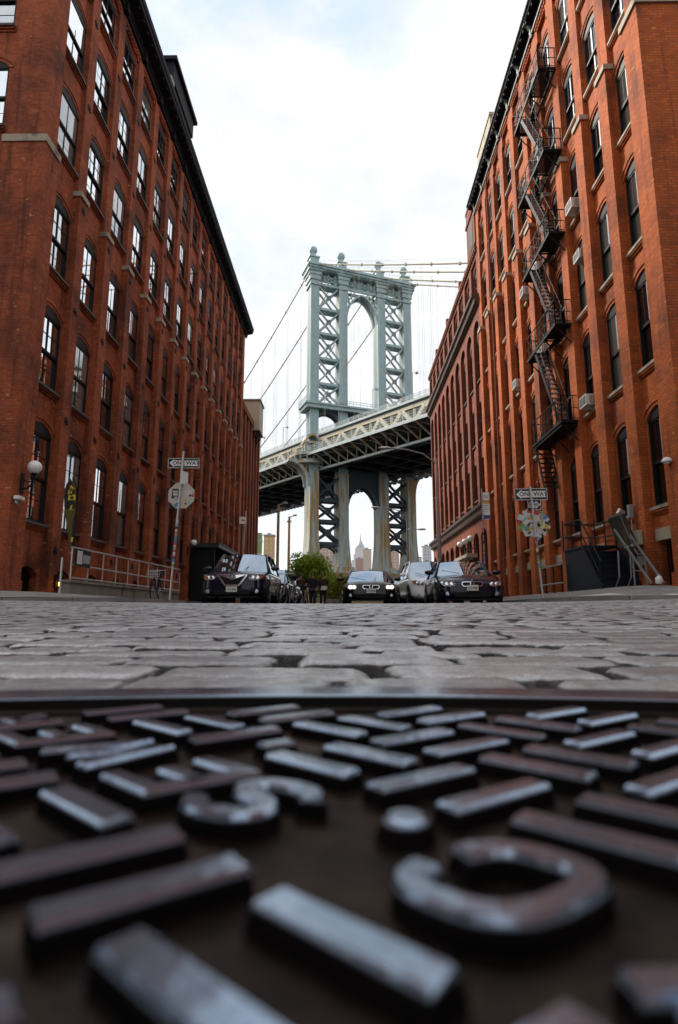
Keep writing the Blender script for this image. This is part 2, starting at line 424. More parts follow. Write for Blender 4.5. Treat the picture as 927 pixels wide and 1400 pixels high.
# pale painted band on each pavement edge, pale ramps on the corners
def sheet(name, x0,x1,y0,y1,zf,mat,dz=.004,n=8):
    mb = MB(); q = n+1
    mb.add([(x0+(x1-x0)*i/n, y0+(y1-y0)*j/n, zf(x0+(x1-x0)*i/n, y0+(y1-y0)*j/n)+dz) for j in range(q) for i in range(q)],
           [(j*q+i,j*q+i+1,(j+1)*q+i+1,(j+1)*q+i) for j in range(n) for i in range(n)])
    return struct(mb.build(name, mat, normals=False))
M['road_paint'] = simple('worn_white_paint', (.78,.78,.76), .6, var=.12, scale=5, stain=(.45,.44,.42), stain_scale=(3,3,3), stain_rng=(.58,.75))
M['ramp'] = simple('pale_concrete', (.52,.50,.46), .8, var=.2, scale=3, bstr=.2)
sheet('painted_line', -16,-6.75,12.75,13.6,side_l,M['road_paint'])
sheet('painted_line', 7.05,16,12.4,13.15,side_r,M['road_paint'])
sheet('kerb_ramp', -6.1,-5.05,13.6,14.6,side_l,M['ramp'])
sheet('kerb_ramp', 5.6,6.5,13.6,14.5,side_r,M['ramp'])

# ------------------------------------------------------------------ manhole cover
m, nt, b = newmat('worn_cast_iron'); co = objco(nt)
sz = nt.nodes.new('ShaderNodeSeparateXYZ'); nt.links.new(co, sz.inputs[0])
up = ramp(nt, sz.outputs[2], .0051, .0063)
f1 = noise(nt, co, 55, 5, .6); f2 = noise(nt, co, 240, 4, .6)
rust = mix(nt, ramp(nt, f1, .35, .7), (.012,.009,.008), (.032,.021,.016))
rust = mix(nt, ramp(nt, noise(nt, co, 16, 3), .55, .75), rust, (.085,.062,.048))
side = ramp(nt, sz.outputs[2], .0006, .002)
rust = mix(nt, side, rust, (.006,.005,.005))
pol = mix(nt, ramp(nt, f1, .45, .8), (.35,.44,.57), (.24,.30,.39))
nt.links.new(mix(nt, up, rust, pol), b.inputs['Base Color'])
nt.links.new(math_(nt, 'MULTIPLY', up, .85), b.inputs['Metallic'])
rg = math_(nt, 'ADD', math_(nt, 'MULTIPLY', up, -.50), math_(nt, 'MULTIPLY_ADD', f1, .10, .60))
nt.links.new(rg, b.inputs['Roughness']); nt.links.new(math_(nt, 'MULTIPLY_ADD', up, .4, math_(nt, 'MULTIPLY_ADD', side, -.12, .12)), b.inputs['Specular IOR Level'])
bump(nt, b, math_(nt, 'ADD', f1, f2), .3, .0012); M['iron'] = m

PZ = -.0533
cover = thing('manhole_cover', 'round black cast iron manhole cover with raised bars and letters, set in cobbles', 'manhole cover', (0,CYC,PZ))
OFF = Vector((0,-CYC,0))
def sweep(mb, pts, wt, wb, h):
    """raised cast stroke with sloping sides along a flat polyline (mitred)"""
    P = [Vector((p[0],p[1])) for p in pts]; n = len(P); closed = (P[0]-P[-1]).length < 1e-6
    rings = []
    for i in range(n):
        if closed: a = P[(i-1)%(n-1)] if i else P[n-2]; c = P[(i+1)%(n-1)] if i < n-1 else P[1]
        else: a = P[max(0,i-1)]; c = P[min(n-1,i+1)]
        d1 = (P[i]-a); d2 = (c-P[i])
        if d1.length < 1e-9: d1 = d2
        if d2.length < 1e-9: d2 = d1
        d1.normalize(); d2.normalize(); t = (d1+d2); t.normalize()
        nn = Vector((-t.y,t.x)); kk = 1/max(.5, nn.dot(Vector((-d1.y,d1.x))))
        ext = Vector((0,0)); ringp = []
        for (o, z, e) in ((wb,0,.5),(wb*.93,h*.45,.45),((wt*1.12+0*wb),h*.86,.2),(wt,h,0)):
            if not closed and i == 0: ext = -d2*(wb-wt)*e
            elif not closed and i == n-1: ext = d1*(wb-wt)*e
            for s in (-1,1): ringp.append(((P[i]+nn*s*o/2*kk+ext).x, (P[i]+nn*s*o/2*kk+ext).y, z))
        rings.append(ringp)
    vs = []; fs = []; 
    for r in rings: vs += [r[0],r[2],r[4],r[6],r[7],r[5],r[3],r[1]]
    for i in range(n-1):
        for k in range(7): fs.append((i*8+k,i*8+k+1,(i+1)*8+k+1,(i+1)*8+k))
    if not closed: fs.append(tuple(range(8))); fs.append(tuple((n-1)*8+k for k in range(7,-1,-1)))
    mb.add(vs, fs)
def rel(p): return (p[0]/100, p[1]/100-CYC)
U = Vector((3.65,2.63)); Vv = Vector((-3.25,2.87)); O = Vector((3.05,16.95)); H = .0070
bars = MB()
rb = random.Random(3)
for a in range(-48,20):
    for b_ in range(-48,20):
        if a == -1 and -8 <= b_ <= 10: continue
        c_ = O+U*a+Vv*b_
        if math.hypot(c_.x/100, c_.y/100-CYC) > 1.015: continue
        A = (a+b_)%2 == 0
        d_, e_ = (U, Vv) if A else (Vv, U)
        for s in (-1,1):
            k = .385 if (a,b_,s) != (0,2,-1) else .12
            p = c_+e_*s*.262-d_*k; q = c_+e_*s*.262+d_*k
            j = Vector((rb.uniform(-.07,.07), rb.uniform(-.07,.07)))
            sweep(bars, [rel(p+j), rel((p+q)/2+j), rel(q+j)], .0064+rb.uniform(-.0006,.0006), .0092, H+rb.uniform(-.0004,.0003))
def glyph(strokes, c, hh, ww):
    """strokes in unit box, x = reading direction (0..1), y = up (0..1)"""
    rd_ = Vv.normalized(); up_ = -U.normalized()
    for s in strokes:
        pts = [Vector(c)+rd_*(x-.5)*ww+up_*(y-.5)*hh for x, y in s]
        sweep(letters, [rel(p) for p in pts], .0050, .0078, H)
def arcp(cx,cy,rx,ry,a0,a1,n=12): return [(cx+rx*math.cos(R(a0+(a1-a0)*i/n)), cy+ry*math.sin(R(a0+(a1-a0)*i/n))) for i in range(n+1)]
letters = MB()
Sg = [arcp(.5,.74,.46,.26,20,270,12) + arcp(.5,.24,.46,.24,90,-160,12)[1:]]
Eg = [[(1,1),(0,1),(0,0),(1,0)], [(0,.5),(.8,.5)]]
Wg = [[(0,1),(.27,0),(.5,.75),(.73,0),(1,1)]]
Cg = [[(.5+.54*math.copysign(abs(math.cos(R(a)))**.72,math.cos(R(a))), .5+.52*math.copysign(abs(math.sin(R(a)))**.72,math.sin(R(a)))) for a in np.linspace(13,347,28)]]
Rg = [[(0,0),(0,1)], [(0,1),(.6,1)]+arcp(.6,.75,.35,.25,80,-80,6)+[(0,.5)], [(.45,.5),(1,0)]]
Yg = [[(0,1),(.5,.5),(.5,0)], [(1,1),(.5,.5)]]
Ng = [[(0,0),(0,1),(1,0),(1,1)]]
tc0 = Vector((2.75,11.35)); adv = Vector((-2.4,2.15))*1.0
for gl, ctr in ((Ng,(8.6,5.3)),(Yg,(5.6,8.4)),(Cg,(2.75,11.35)),(Sg,(-2.4,15.75)),(Eg,(-4.95,17.95)),(Wg,(-8.15,20.6)),(Eg,(-11.4,23.4)),(Rg,(-14.3,25.9))):
    glyph(gl, ctr, 2.8, 2.2 if gl is not Wg else 3.0)
for p in ((1.35,14.35),(4.5,11.3-3.5),(7.4,5.0)):
    c_ = Vector(p); pr = [(.0075,0),(.0066,H*.5),(.0048,H*.92),(.004,H)]
    letters.lathe(pr, (*rel(c_),0), 10)
bars.build('raised_bars', M['iron'], cover, smooth=False)
letters.build('lettering', M['iron'], cover)
pl = MB(); pl.lathe([(.0001,0),(1.04,0),(1.045,-.004),(1.045,-.05)], n=180); 
pl.add([(x/100-0, y/100-CYC, 0) for x,y in ()], [])
pl.build('plate', M['iron'], cover)
rim = MB()
prof_r = [(1.046,-.01),(1.050,.0010),(1.060,.0044),(1.068,.0064),(1.098,.0067),(1.106,.0050),(1.108,-.05)]
n = 220; vs_ = []
for (r_,z_) in prof_r: vs_ += [(r_*math.cos(2*math.pi*k/n), r_*math.sin(2*math.pi*k/n), z_) for k in range(n)]
rim.add(vs_, [(i*n+k, i*n+(k+1)%n, (i+1)*n+(k+1)%n, (i+1)*n+k) for i in range(len(prof_r)-1) for k in range(n)])
rim.build('rim', M['iron'], cover)
# ------------------------------------------------------------------ facades
def frame_of(o, ud, od):
    """maps (u along wall, d outward, z) to coordinates of the building"""
    return lambda u, d, z: (o[0]+ud[0]*u+od[0]*d, o[1]+ud[1]*u+od[1]*d, z)
def arch_pts(uc, w, zs, rise, n=8):
    """segmental arch from left to right springing"""
    if rise <= 0: return [(uc-w/2, zs), (uc+w/2, zs)]
    rad = (w*w/4+rise*rise)/(2*rise); cz = zs+rise-rad; a = math.asin(min(1, w/2/rad))
    if rise > w/2-1e-6: a = math.pi/2
    return [(uc+rad*math.sin(-a+2*a*i/n), cz+rad*math.cos(-a+2*a*i/n)) for i in range(n+1)]
def wall_bay(mb, F, u0, u1, zlo, zhi, ops, d=0., reveal=.30):
    """recessed wall between two piers with arched openings; ops = (uc, w, z_sill, z_spring, rise)"""
    if not ops:
        mb.quad(F(u0,d,zlo),F(u1,d,zlo),F(u1,d,zhi),F(u0,d,zhi)); return
    z = zlo
    for k, (uc,w,zs,zp,rise) in enumerate(ops):
        zt = (zp+rise+ops[k+1][2])/2 if k+1 < len(ops) else zhi
        a, b = uc-w/2, uc+w/2
        mb.quad(F(u0,d,z),F(a,d,z),F(a,d,zp),F(u0,d,zp)); mb.quad(F(b,d,z),F(u1,d,z),F(u1,d,zp),F(b,d,zp))
        mb.quad(F(a,d,z),F(b,d,z),F(b,d,zs),F(a,d,zs))
        mb.quad(F(u0,d,zp),F(a,d,zp),F(a,d,zt),F(u0,d,zt)); mb.quad(F(b,d,zp),F(u1,d,zp),F(u1,d,zt),F(b,d,zt))
        ap = arch_pts(uc,w,zp,rise)
        for p, q in zip(ap, ap[1:]): mb.quad(F(p[0],d,p[1]),F(q[0],d,q[1]),F(q[0],d,zt),F(p[0],d,zt))
        cont = [(a,zs)]+ap+[(b,zs)]
        for p, q in zip(cont, cont[1:]+cont[:1]): mb.quad(F(p[0],d,p[1]),F(q[0],d,q[1]),F(q[0],d-reveal,q[1]),F(p[0],d-reveal,p[1]))
        z = zt
def arch_hood(mb, F, uc, w, zp, rise, t=.3, proj=.06, d=0.):
    """projecting courses of the arch, in two steps"""
    for (off, th, pj) in ((.02,.2,proj*.5),(.22,.13,proj)):
        pin = arch_pts(uc, w+2*off, zp, rise+off*.6, 8); pout = arch_pts(uc, w+2*(off+th), zp, rise+(off+th)*.75, 8)
        for i in range(8):
            a,b,c,e = pin[i],pin[i+1],pout[i+1],pout[i]
            mb.fprism(F, [a,b,c,e], d-.01, d+pj)
def window_meshes(key, w, h, rise, mf, mg, ms, cols=2, rows_t=2, rows_b=2, sill_d=.16, mull=.055, sill_h=.11, sill_over=.1, fy0=.05, mm=None):
    """frame, pane, sill; x across, -y outward, z up from the sill line; the head is arched"""
    fr = MB(); T = .05
    y0, y1 = fy0, fy0+.12
    ap = arch_pts(0, w, h, rise)
    fr.box(-w/2, -w/2+T, y0, y1, 0, h); fr.box(w/2-T, w/2, y0, y1, 0, h); fr.box(-w/2+T, w/2-T, y0-.02, y1, 0, T*1.2)
    zt = h - .03
    # arched head board
    out = ap; inn = [(-w/2+T, zt), (w/2-T, zt)]
    fr.prism(list(ap)+[(w/2, zt),(-w/2, zt)], y0-.01, y1-.03)
    zm = zt*.5
    fr.box(-w/2+T, w/2-T, y0+.01, y0+.075, zm-.045, zm+.045)      # meeting rail
    fr.box(-w/2+T, w/2-T, y0+.01, y0+.06, zt-.06, zt)
    for i in range(1, cols):
        x = -w/2+T+(w-2*T)*i/cols
        fr.mi = 1; fr.box(x-mull/2, x+mull/2, y0+.018, y0+.04, zm+.045, zt-.06); fr.box(x-mull/2, x+mull/2, y0+.068, y0+.09, T*1.2, zm-.045); fr.mi = 0
    for k in range(1, rows_t):
        z = zm+.045+(zt-zm-.1)*k/rows_t; fr.box(-w/2+T, w/2-T, y0+.03, y0+.04, z-.010, z+.010)
    for k in range(1, rows_b):
        z = T+(zm-.1)*k/rows_b; fr.box(-w/2+T, w/2-T, y0+.08, y0+.09, z-.010, z+.010)
    for i in range(cols):
        x = -w/2+T+(w-2*T)*(i+.5)/cols
        fr.box(x-.008, x+.008, y0+.03, y0+.04, zm+.045, zt-.06)
    pn = MB(); x0, x1 = -w/2+T, w/2-T
    pn.quad((x0,y0+.036,zm),(x1,y0+.036,zm),(x1,y0+.036,zt),(x0,y0+.036,zt))
    pn.quad((x0,y0+.086,T),(x1,y0+.086,T),(x1,y0+.086,zm),(x0,y0+.086,zm))
    sl = MB(); so_ = sill_over
    sl.add([(-w/2-so_,-sill_d,-sill_h),(w/2+so_,-sill_d,-sill_h),(w/2+so_,.13,-sill_h),(-w/2-so_,.13,-sill_h),
            (-w/2-so_,-sill_d,-.025),(w/2+so_,-sill_d,-.025),(w/2+so_,.13,.012),(-w/2-so_,.13,.012)],
           [(3,2,1,0),(4,5,6,7),(0,1,5,4),(1,2,6,5),(2,3,7,6),(3,0,4,7)])
    return fr.mesh('window_'+key, [mf, mm or mf]), pn.mesh('pane_'+key, mg, normals=False), sl.mesh('sill_'+key, ms)
wr = random.Random(11); ALT = {}
def put_window(meshes, parent, F, u, z, od, d=0.):
    ang = math.atan2(od[0], -od[1])
    o = link('window', meshes[0], parent, F(u,d,z), (0,0,ang))
    pm = meshes[1]
    if pm.materials[0] == M['glass_l'] and wr.random() < .26:
        alt = 'glass_l2' if wr.random() < .35 else 'glass_l3'; key = pm.name+alt
        if key not in ALT: ALT[key] = pm.copy(); ALT[key].materials[0] = M[alt]
        pm = ALT[key]
    link('pane', pm, o, (0,0,0), (R(wr.gauss(0,.25)), 0, R(wr.gauss(0,.35))))
    link('sill', meshes[2], o)
    return o
def facade(root, mb, F, od, bays, rows, zlo, zhi, wmesh, wu=None, hood=True, skip=()):
    for bi, (u0,u1,uc) in enumerate(bays):
        ops = [(uc,w,zs,zp,rise) for (w,zs,zp,rise) in rows]
        wall_bay(mb, F, u0, u1, zlo, zhi, ops)
        for ri, (uc_,w,zs,zp,rise) in enumerate(ops):
            if hood: arch_hood(mb, F, uc_, w, zp, rise)
            for k, dz in ((.10,.11),(.05,.18)):                # corbelled brick under the sill
                mb.fbox(F, uc_-w/2-.08, uc_+w/2+.08, -.01, k, zs-dz-.07-.0, zs-dz+.0)
            if (bi,ri) not in skip: put_window(wmesh[ri], root, F, uc_, zs, od)
def cornice(mb, F, u0, u1, z0, prof_, ret=True):
    """profile of (d, z) swept along u, closed at the ends"""
    n = len(prof_)
    vs = [F(u0,d,z0+z) for d,z in prof_] + [F(u1,d,z0+z) for d,z in prof_]
    mb.add(vs, [(i,(i+1)%n,(i+1)%n+n,i+n) for i in range(n)] + [tuple(range(n)), tuple(range(2*n-1,n-1,-1))])

# ================================================================== dark red warehouse on the left
YL = 16.7
lw = thing('brick_warehouse', 'dark red brick warehouse with bright sky in its windows and a heavy black cornice', 'building', (-10,YL,0))
F1 = frame_of((0,0),(0,1),(1,0))            # street face, d = 0 is the pier face
Fr = frame_of((-.17,0),(0,1),(1,0))         # recessed wall
wall = MB()
NB, SP, U0 = 15, 2.37, 2.75                  # pier k centre = U0 + k*SP
piers = [U0+SP*k for k in range(NB)]
rowsL = [(1.50,2.85,5.82,.34),(1.50,7.45,9.95,.32),(1.50,11.62,14.1,.32),(1.50,16.12,18.42,.32),(1.50,20.1,22.4,.32),(1.50,24.05,25.95,.28)]
wmL = [window_meshes('left%d'%i, w, zp-zs, r_, M['frame_l'], M['glass_l'], M['stone_dk'], fy0=.0, sill_over=.06) for i,(w,zs,zp,r_) in enumerate(rowsL)]
bays = []
prev = .78
for c_ in piers:
    bays.append((prev, c_-.3, (prev+c_-.3)/2)); prev = c_+.3
ENDL = piers[-1]+.75
facade(lw, wall, Fr, (1,0), bays, rowsL, 1.9, 26.6, wmL)
# basement openings
for (u0,u1,uc) in bays: wall_bay(wall, Fr, u0, u1, -.6, 1.9, [(uc,1.15,.2,1.15,.26)])
for (u0,u1,uc) in bays:
    pit = MB(); pit.quad(Fr(uc-.6,-.25,.1),Fr(uc+.6,-.25,.1),Fr(uc+.6,-.25,1.5),Fr(uc-.6,-.25,1.5))
    for k in range(-3,4): pit.fbox(Fr, uc+k*.15-.012, uc+k*.15+.012, -.2,-.17,.1,1.45)
    pit.build('basement_grating', M['cast'], lw)
def pier(mb, F, a, b, z0, zc, z1, low=.10, back=-.28):
    mb.fbox(F, a, b, back, 0, zc, z1)
    mb.fbox(F, a-.0, b+.0, back, low, z0, zc-.002)
    mb.fbox(F, a-.03, b+.03, back, low+.05, z0, z0+1.35)     # plinth
ZC = 15.25
for k, c_ in enumerate(piers[:-1]): pier(wall, F1, c_-.3, c_+.3, -.6, ZC, 26.6)
pier(wall, F1, piers[-1]-.3, ENDL, -.6, ZC, 26.6)
# corner pier (wraps round the corner)
wall.box(-1.27,0,0,.78,ZC,26.6); wall.box(-1.3,.12,-.12,.78,-.6,ZC-.002); wall.box(-1.33,.16,-.16,.81,-.6,.9)
# frieze above the top windows: sunk panels under the cornice
for (u0,u1,uc) in bays:
    wall.fbox(Fr, u0, u1, 0, .14, 26.35, 26.6); wall.fbox(Fr, u0, u0+.16, 0, .14, 26.25, 26.35); wall.fbox(Fr, u1-.16, u1, 0, .14, 26.25, 26.35)
    for k in range(9): wall.fbox(Fr, u0+.08+k*(u1-u0)/9, u0+.08+k*(u1-u0)/9+.09, .14, .2, 26.42, 26.6)
wall.fbox(F1, 0, ENDL, -1.0, -.02, 26.6, 27.9)
wall.box(-34,-.3, .3,.6, 26.6,27.9)
# front face towards the cross street
F2 = frame_of((-.0,.17),(-1,0),(0,-1)); 
fb = [(1.27,3.3,2.3),(3.9,5.93,4.95),(6.5,8.6,7.55),(9.2,11.3,10.25)]
facade(lw, wall, F2, (0,-1), fb, rowsL, -.6, 26.6, wmL)
for a in (3.3,5.93,8.6,11.3): pier(wall, frame_of((0,0),(-1,0),(0,-1)), a, a+.6, -.6, ZC, 26.6)
wall.box(-34,-11.9,.01,.35,-.6,26.6)  # out-of-view stretch, lengthened to keep the sun off the manhole cover
wall.box(-34,-.4,.36,.6,26.59,27.8)
wall.fbox(F1, ENDL-.3, ENDL, -10, -.3, -.6, 27.8)            # far end wall
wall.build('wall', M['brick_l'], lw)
def one_cap(root, fn):
    q = MB(); fn(q); q.build('pier_cap', M['stone'], root)
for c_ in piers: one_cap(lw, lambda q: q.fbox(F1, c_-.34, c_+.34, -.2, .16, ZC, ZC+.2))
one_cap(lw, lambda q: q.box(-1.33,.16,-.16,.82,ZC,ZC+.26))
for a in (3.3,5.93,8.6): one_cap(lw, lambda q: q.fbox(frame_of((0,0),(-1,0),(0,-1)), a-.04, a+.64, -.2, .16, ZC, ZC+.2))
# star shaped tie plates on the piers
am = MB()
star = []
for i in range(16):
    rr = .16 if i%2 == 0 else .09; a = 2*math.pi*i/16; star.append((rr*math.cos(a), rr*math.sin(a)))
am.prism(star, -.025, .01); am.lathe([(.06,-.025),(.045,-.05),(.03,-.055)], (0,0,0), 8, 'y')
ame = am.mesh('wall_anchor', M['cast'])
for z in (2.0,6.6,10.75,14.85,19.3,23.2):
    for k, c_ in enumerate(piers[:-1]):
        link('wall_anchor', ame, lw, F1(c_, .10 if z < ZC else 0., z), (0,0,R(90)))
cm = MB()
profc = [(-.05,26.82),(.09,26.82),(.11,26.98),(.17,27.02),(.19,27.18),(.62,27.26),(.68,27.30),(.70,27.46),(.75,27.50),(.78,27.66),(.78,27.76),(-.05,27.84)]
profr = [(-.05,26.5),(.08,26.5),(.09,26.9),(.13,26.93),(.40,26.98),(.43,27.02),(.44,27.12),(.48,27.15),(.50,27.24),(.50,27.31),(-.05,27.40)]
cornice(cm, F1, -.75, ENDL+.5, 0, profc)
u = -.6
while u < ENDL+.4:
    cm.fbox(F1, u, u+.10, .19, .60, 27.13, 27.24); u += .59
for c_ in [0.3]+piers: cm.fbox(F1, c_-.13, c_+.13, -.1, .22, 26.66, 27.15)
F2c = frame_of((0,0),(-1,0),(0,-1))
cornice(cm, F2c, -.76, 34, .002, profc)
cm.build('cornice', M['cornice'], lw)
rf = MB(); rf.box(-33.8,-.25,.25,ENDL-.05,27.5,27.75); rf.build('roof', M['roofing'], lw)
# roof house frame that rises over the cornice
rh = thing('rooftop_tank_stand', 'dark steel tank stand with stepped box standing on the roof behind the black cornice', 'tank stand', (-11.0,31,27.75))
f_ = MB()
for x in (-1.6,0):
    for y in (0,2.2,4.4): f_.beam((x,y,0),(x,y,4.9),.16)
for z in (1.6,3.4,4.9):
    for x in (-1.6,0): f_.beam((x,0,z),(x,4.4,z),.14)
    for y in (0,2.2,4.4): f_.beam((-1.6,y,z),(0,y,z),.14)
for y in (0,2.2):
    f_.beam((0,y,1.6),(0,y+2.2,3.4),.08); f_.beam((0,y+2.2,1.6),(0,y,3.4),.08)
    f_.beam((0,y,3.4),(0,y+2.2,4.9),.08)
f_.build('steel_frame', M['cornice'], rh)
f_ = MB(); f_.box(-1.8,.25,-.1,4.5,5.0,6.3); f_.box(-1.9,.45,-.3,4.8,6.3,6.55); f_.box(-1.6,.1,.4,3.9,6.55,6.9); f_.build('tank_box', M['cornice'], rh)
f_ = MB(); f_.box(.06,.3,4.5,5.3,3.0,3.4); f_.box(.06,.3,-.6,0,4.4,4.8); f_.build('floodlight', M['cornice_trim'], rh)

# lower wing behind it
an = thing('brick_wing', 'lower brick wing with close narrow piers beyond the dark red warehouse', 'building', (-10,YL+ENDL+.02,0))
F3 = frame_of((0,0),(0,1),(1,0)); wall = MB(); LW = 11.2
rowsA = [(.95,2.9,5.6,.2),(.95,7.3,9.7,.2),(.95,11.5,13.9,.2),(.95,15.9,18.0,.2)]
wmA = [window_meshes('wing%d'%i, w, zp-zs, r_, M['frame_l'], M['glass_l'], M['stone_dk']) for i,(w,zs,zp,r_) in enumerate(rowsA)]
ba = []; pv = .25
F3r = frame_of((-.35,0),(0,1),(1,0))
for k in range(6):
    c_ = pv+.62; ba.append((pv, pv+1.24, c_)); wall.fbox(F3, pv+1.24, pv+1.24+.58, -.36, 0, -.9, 19.4); pv += 1.82
wall.fbox(F3, 0,.25,-.36,0,-.9,19.4)
facade(an, wall, F3r, (1,0), ba, rowsA, -.9, 19.4, wmA, hood=False)
wall.fbox(F3, 0, LW, -.6, .08, 19.4, 20.0); wall.fbox(F3, 0, LW, -.6,-.03,20.0,20.25)
wall.fbox(F3, LW-.3, LW, -9, -.37, -.9, 20.2)
wall.build('wall', M['brick_d'], an)
mb = MB(); mb.box(-9.5,-.55,.05,LW-.35,19.6,19.9); mb.build('roof', M['roofing'], an)
bx = thing('overhanging_box', 'pale beige box room jutting from the top of the brick wing', 'box room', (-10.35,YL+ENDL+6.2,19.2))
M['beige'] = simple('beige_render', (.40,.36,.27), .8, var=.15, scale=2, stain=(.27,.24,.18), stain_scale=(1,1,.3))
mb = MB(); mb.box(-1.3,1.0,0,2.6,0,3.25); mb.build('wall', M['beige'], bx)
mb = MB(); mb.box(-1.4,1.12,-.12,2.72,3.25,3.42); mb.box(-1.35,1.05,-.05,2.65,-.1,0); mb.build('coping', simple('box_coping', (.22,.19,.15), .7), bx)
for y in (.3,1.3,2.3):
    mb = MB(); mb.beam((.1,y,-.1),(.9,y,-.1),.1,.12); mb.beam((.34,y,-.95),(.9,y,-.15),.08); mb.build('bracket', M['cast'], bx)

# ================================================================== orange warehouse on the right
YR = 14.6
rw = thing('brick_warehouse', 'orange red six storey brick warehouse with black fire escape, pale sills and air conditioners', 'building', (8.74,YR,0))
G1 = frame_of((0,0),(0,1),(-1,0)); Gr = frame_of((.16,0),(0,1),(-1,0))
wall = MB(); NR, SR = 10, 2.0
ENDR = 20.65
rowsR = [(1.18,2.95,5.5,.30),(1.18,7.12,9.75,.30),(1.18,11.0,13.5,.30),(1.16,14.9,17.2,.30),(1.16,18.75,21.05,.30),(1.15,22.6,24.85,.28)]
wmR = [window_meshes('right%d'%i, w, zp-zs, r_, M['frame_r'], M['glass_r'], M['stone'], rows_t=1, rows_b=1, mull=.075, sill_h=.11, sill_over=.14, sill_d=.13, fy0=.03, mm=M['mull_r']) for i,(w,zs,zp,r_) in enumerate(rowsR)]
bays = [(2.0*k+(.62 if k else .72), 2.0*k+2.0, 2.0*k+1.33) for k in range(NR)]
facade(rw, wall, Gr, (-1,0), bays, rowsR, 2.3, 26.4, wmR)
for (u0,u1,uc) in bays: wall_bay(wall, Gr, u0, u1, -.6, 2.3, [(uc,1.1,.4,1.95,0)])
for (u0,u1,uc) in bays:
    pit = MB(); pit.quad(Gr(uc-.6,-.28,.1),Gr(uc+.6,-.28,.1),Gr(uc+.6,-.28,2.1),Gr(uc-.6,-.28,2.1))
    for k in range(-3,4): pit.fbox(Gr, uc+k*.16-.012, uc+k*.16+.012, -.2,-.17,.3,1.95)
    pit.build('basement_grating', M['cast'], rw)
for (u0,u1,uc) in bays:
    lt = MB(); lt.fbox(Gr, u0+.05, u1-.05, -.25, .05, 1.96, 2.3); lt.build('basement_lintel', M['stone'], rw)
ZR = 17.75
for k in range(1,NR+1): pier(wall, G1, 2.0*k, 2.0*k+(.62 if k < NR else ENDR-20), -.6, ZR, 26.4, low=.12)
wall.box(0,1.2,0,.72,ZR,26.4); wall.box(-.14,1.24,-.14,.72,-.6,ZR-.002); wall.box(-.2,1.3,-.2,.76,-.6,1.0)
for (u0,u1,uc) in bays:
    wall.fbox(Gr, u0, u1, 0, .16, 26.1, 26.4); wall.fbox(Gr, u0, u0+.14, 0, .16, 25.5, 26.1); wall.fbox(Gr, u1-.14, u1, 0, .16, 25.5, 26.1)
    for k in range(8): wall.fbox(Gr, u0+.05+k*(u1-u0)/8, u0+.05+k*(u1-u0)/8+.09, .16, .22, 26.2, 26.4)
wall.fbox(G1, 0, ENDR, -.9, -.02, 26.4, 27.4)
G2 = frame_of((0,.20),(1,0),(0,-1)); G2p = frame_of((0,0),(1,0),(0,-1))
fb = [(1.2,3.2,2.2),(3.8,5.8,4.8),(6.4,8.4,7.4),(9.0,11.0,10.0)]
facade(rw, wall, G2, (0,-1), fb, rowsR, -.6, 26.4, wmR)
for a in (3.2,5.8,8.4,11.0): pier(wall, G2p, a, a+.6, -.6, ZR, 26.4, low=.12)
wall.box(11.6,20,.01,.35,-.6,26.4); wall.box(.9,20,.36,.6,26.39,27.35)
wall.fbox(G1, ENDR-.3, ENDR, -10, -.3, -.6, 27.3)
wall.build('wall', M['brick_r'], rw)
for k in range(1,NR+1): one_cap(rw, lambda q: q.fbox(G1, 2*k-.05, 2*k+.67, -.2, .18, ZR, ZR+.2))
one_cap(rw, lambda q: q.box(-.2,1.26,-.2,.82,ZR,ZR+.22))
cm = MB()
cornice(cm, G1, -.48, ENDR+.3, 0, profr)
for k in range(NR+1):
    c_ = 2.0*k+.31
u = .1
while u < ENDR: cm.fbox(G1, u, u+.08, .09, .38, 26.86, 26.95); u += .42
cornice(cm, G2p, -.49, 13, .002, profr)
cm.build('cornice', M['cornice'], rw)
for k in range(NR+1):
    c_ = 2.0*k+.31; q = MB()
    q.fprism(lambda u,d,z: G1(c_+d, u, z), [(.0,26.35),(.10,26.35),(.15,26.5),(.16,26.7),(.30,26.92),(.42,26.97),(.42,27.0),(.0,27.0)], -.085, .085)
    q.build('cornice_bracket', M['cornice_trim'], rw)
q = MB(); q.fbox(G1, -.1, ENDR+.1, .0, .12, 26.42, 26.5); q.fbox(G1,-.5,ENDR+.31,.501,.53,27.16,27.2); q.build('cornice_moulding', M['cornice_trim'], rw)
rf = MB(); rf.box(.2,19.8,.25,ENDR-.05,27.0,27.25); rf.build('roof', M['roofing'], rw)
q = MB(); q.box(.25,1.1,16.9,20.3,27.2,30.5); q.box(.2,1.15,16.85,20.35,30.5,30.7); q.build('chimney', M['stone'], rw)
q = MB(); q.tube([(-.2,3.6+13.2,.6),(-.2,3.6+13.2,26.0)], .055, 8); q.build('downpipe', M['brick_d'], rw)

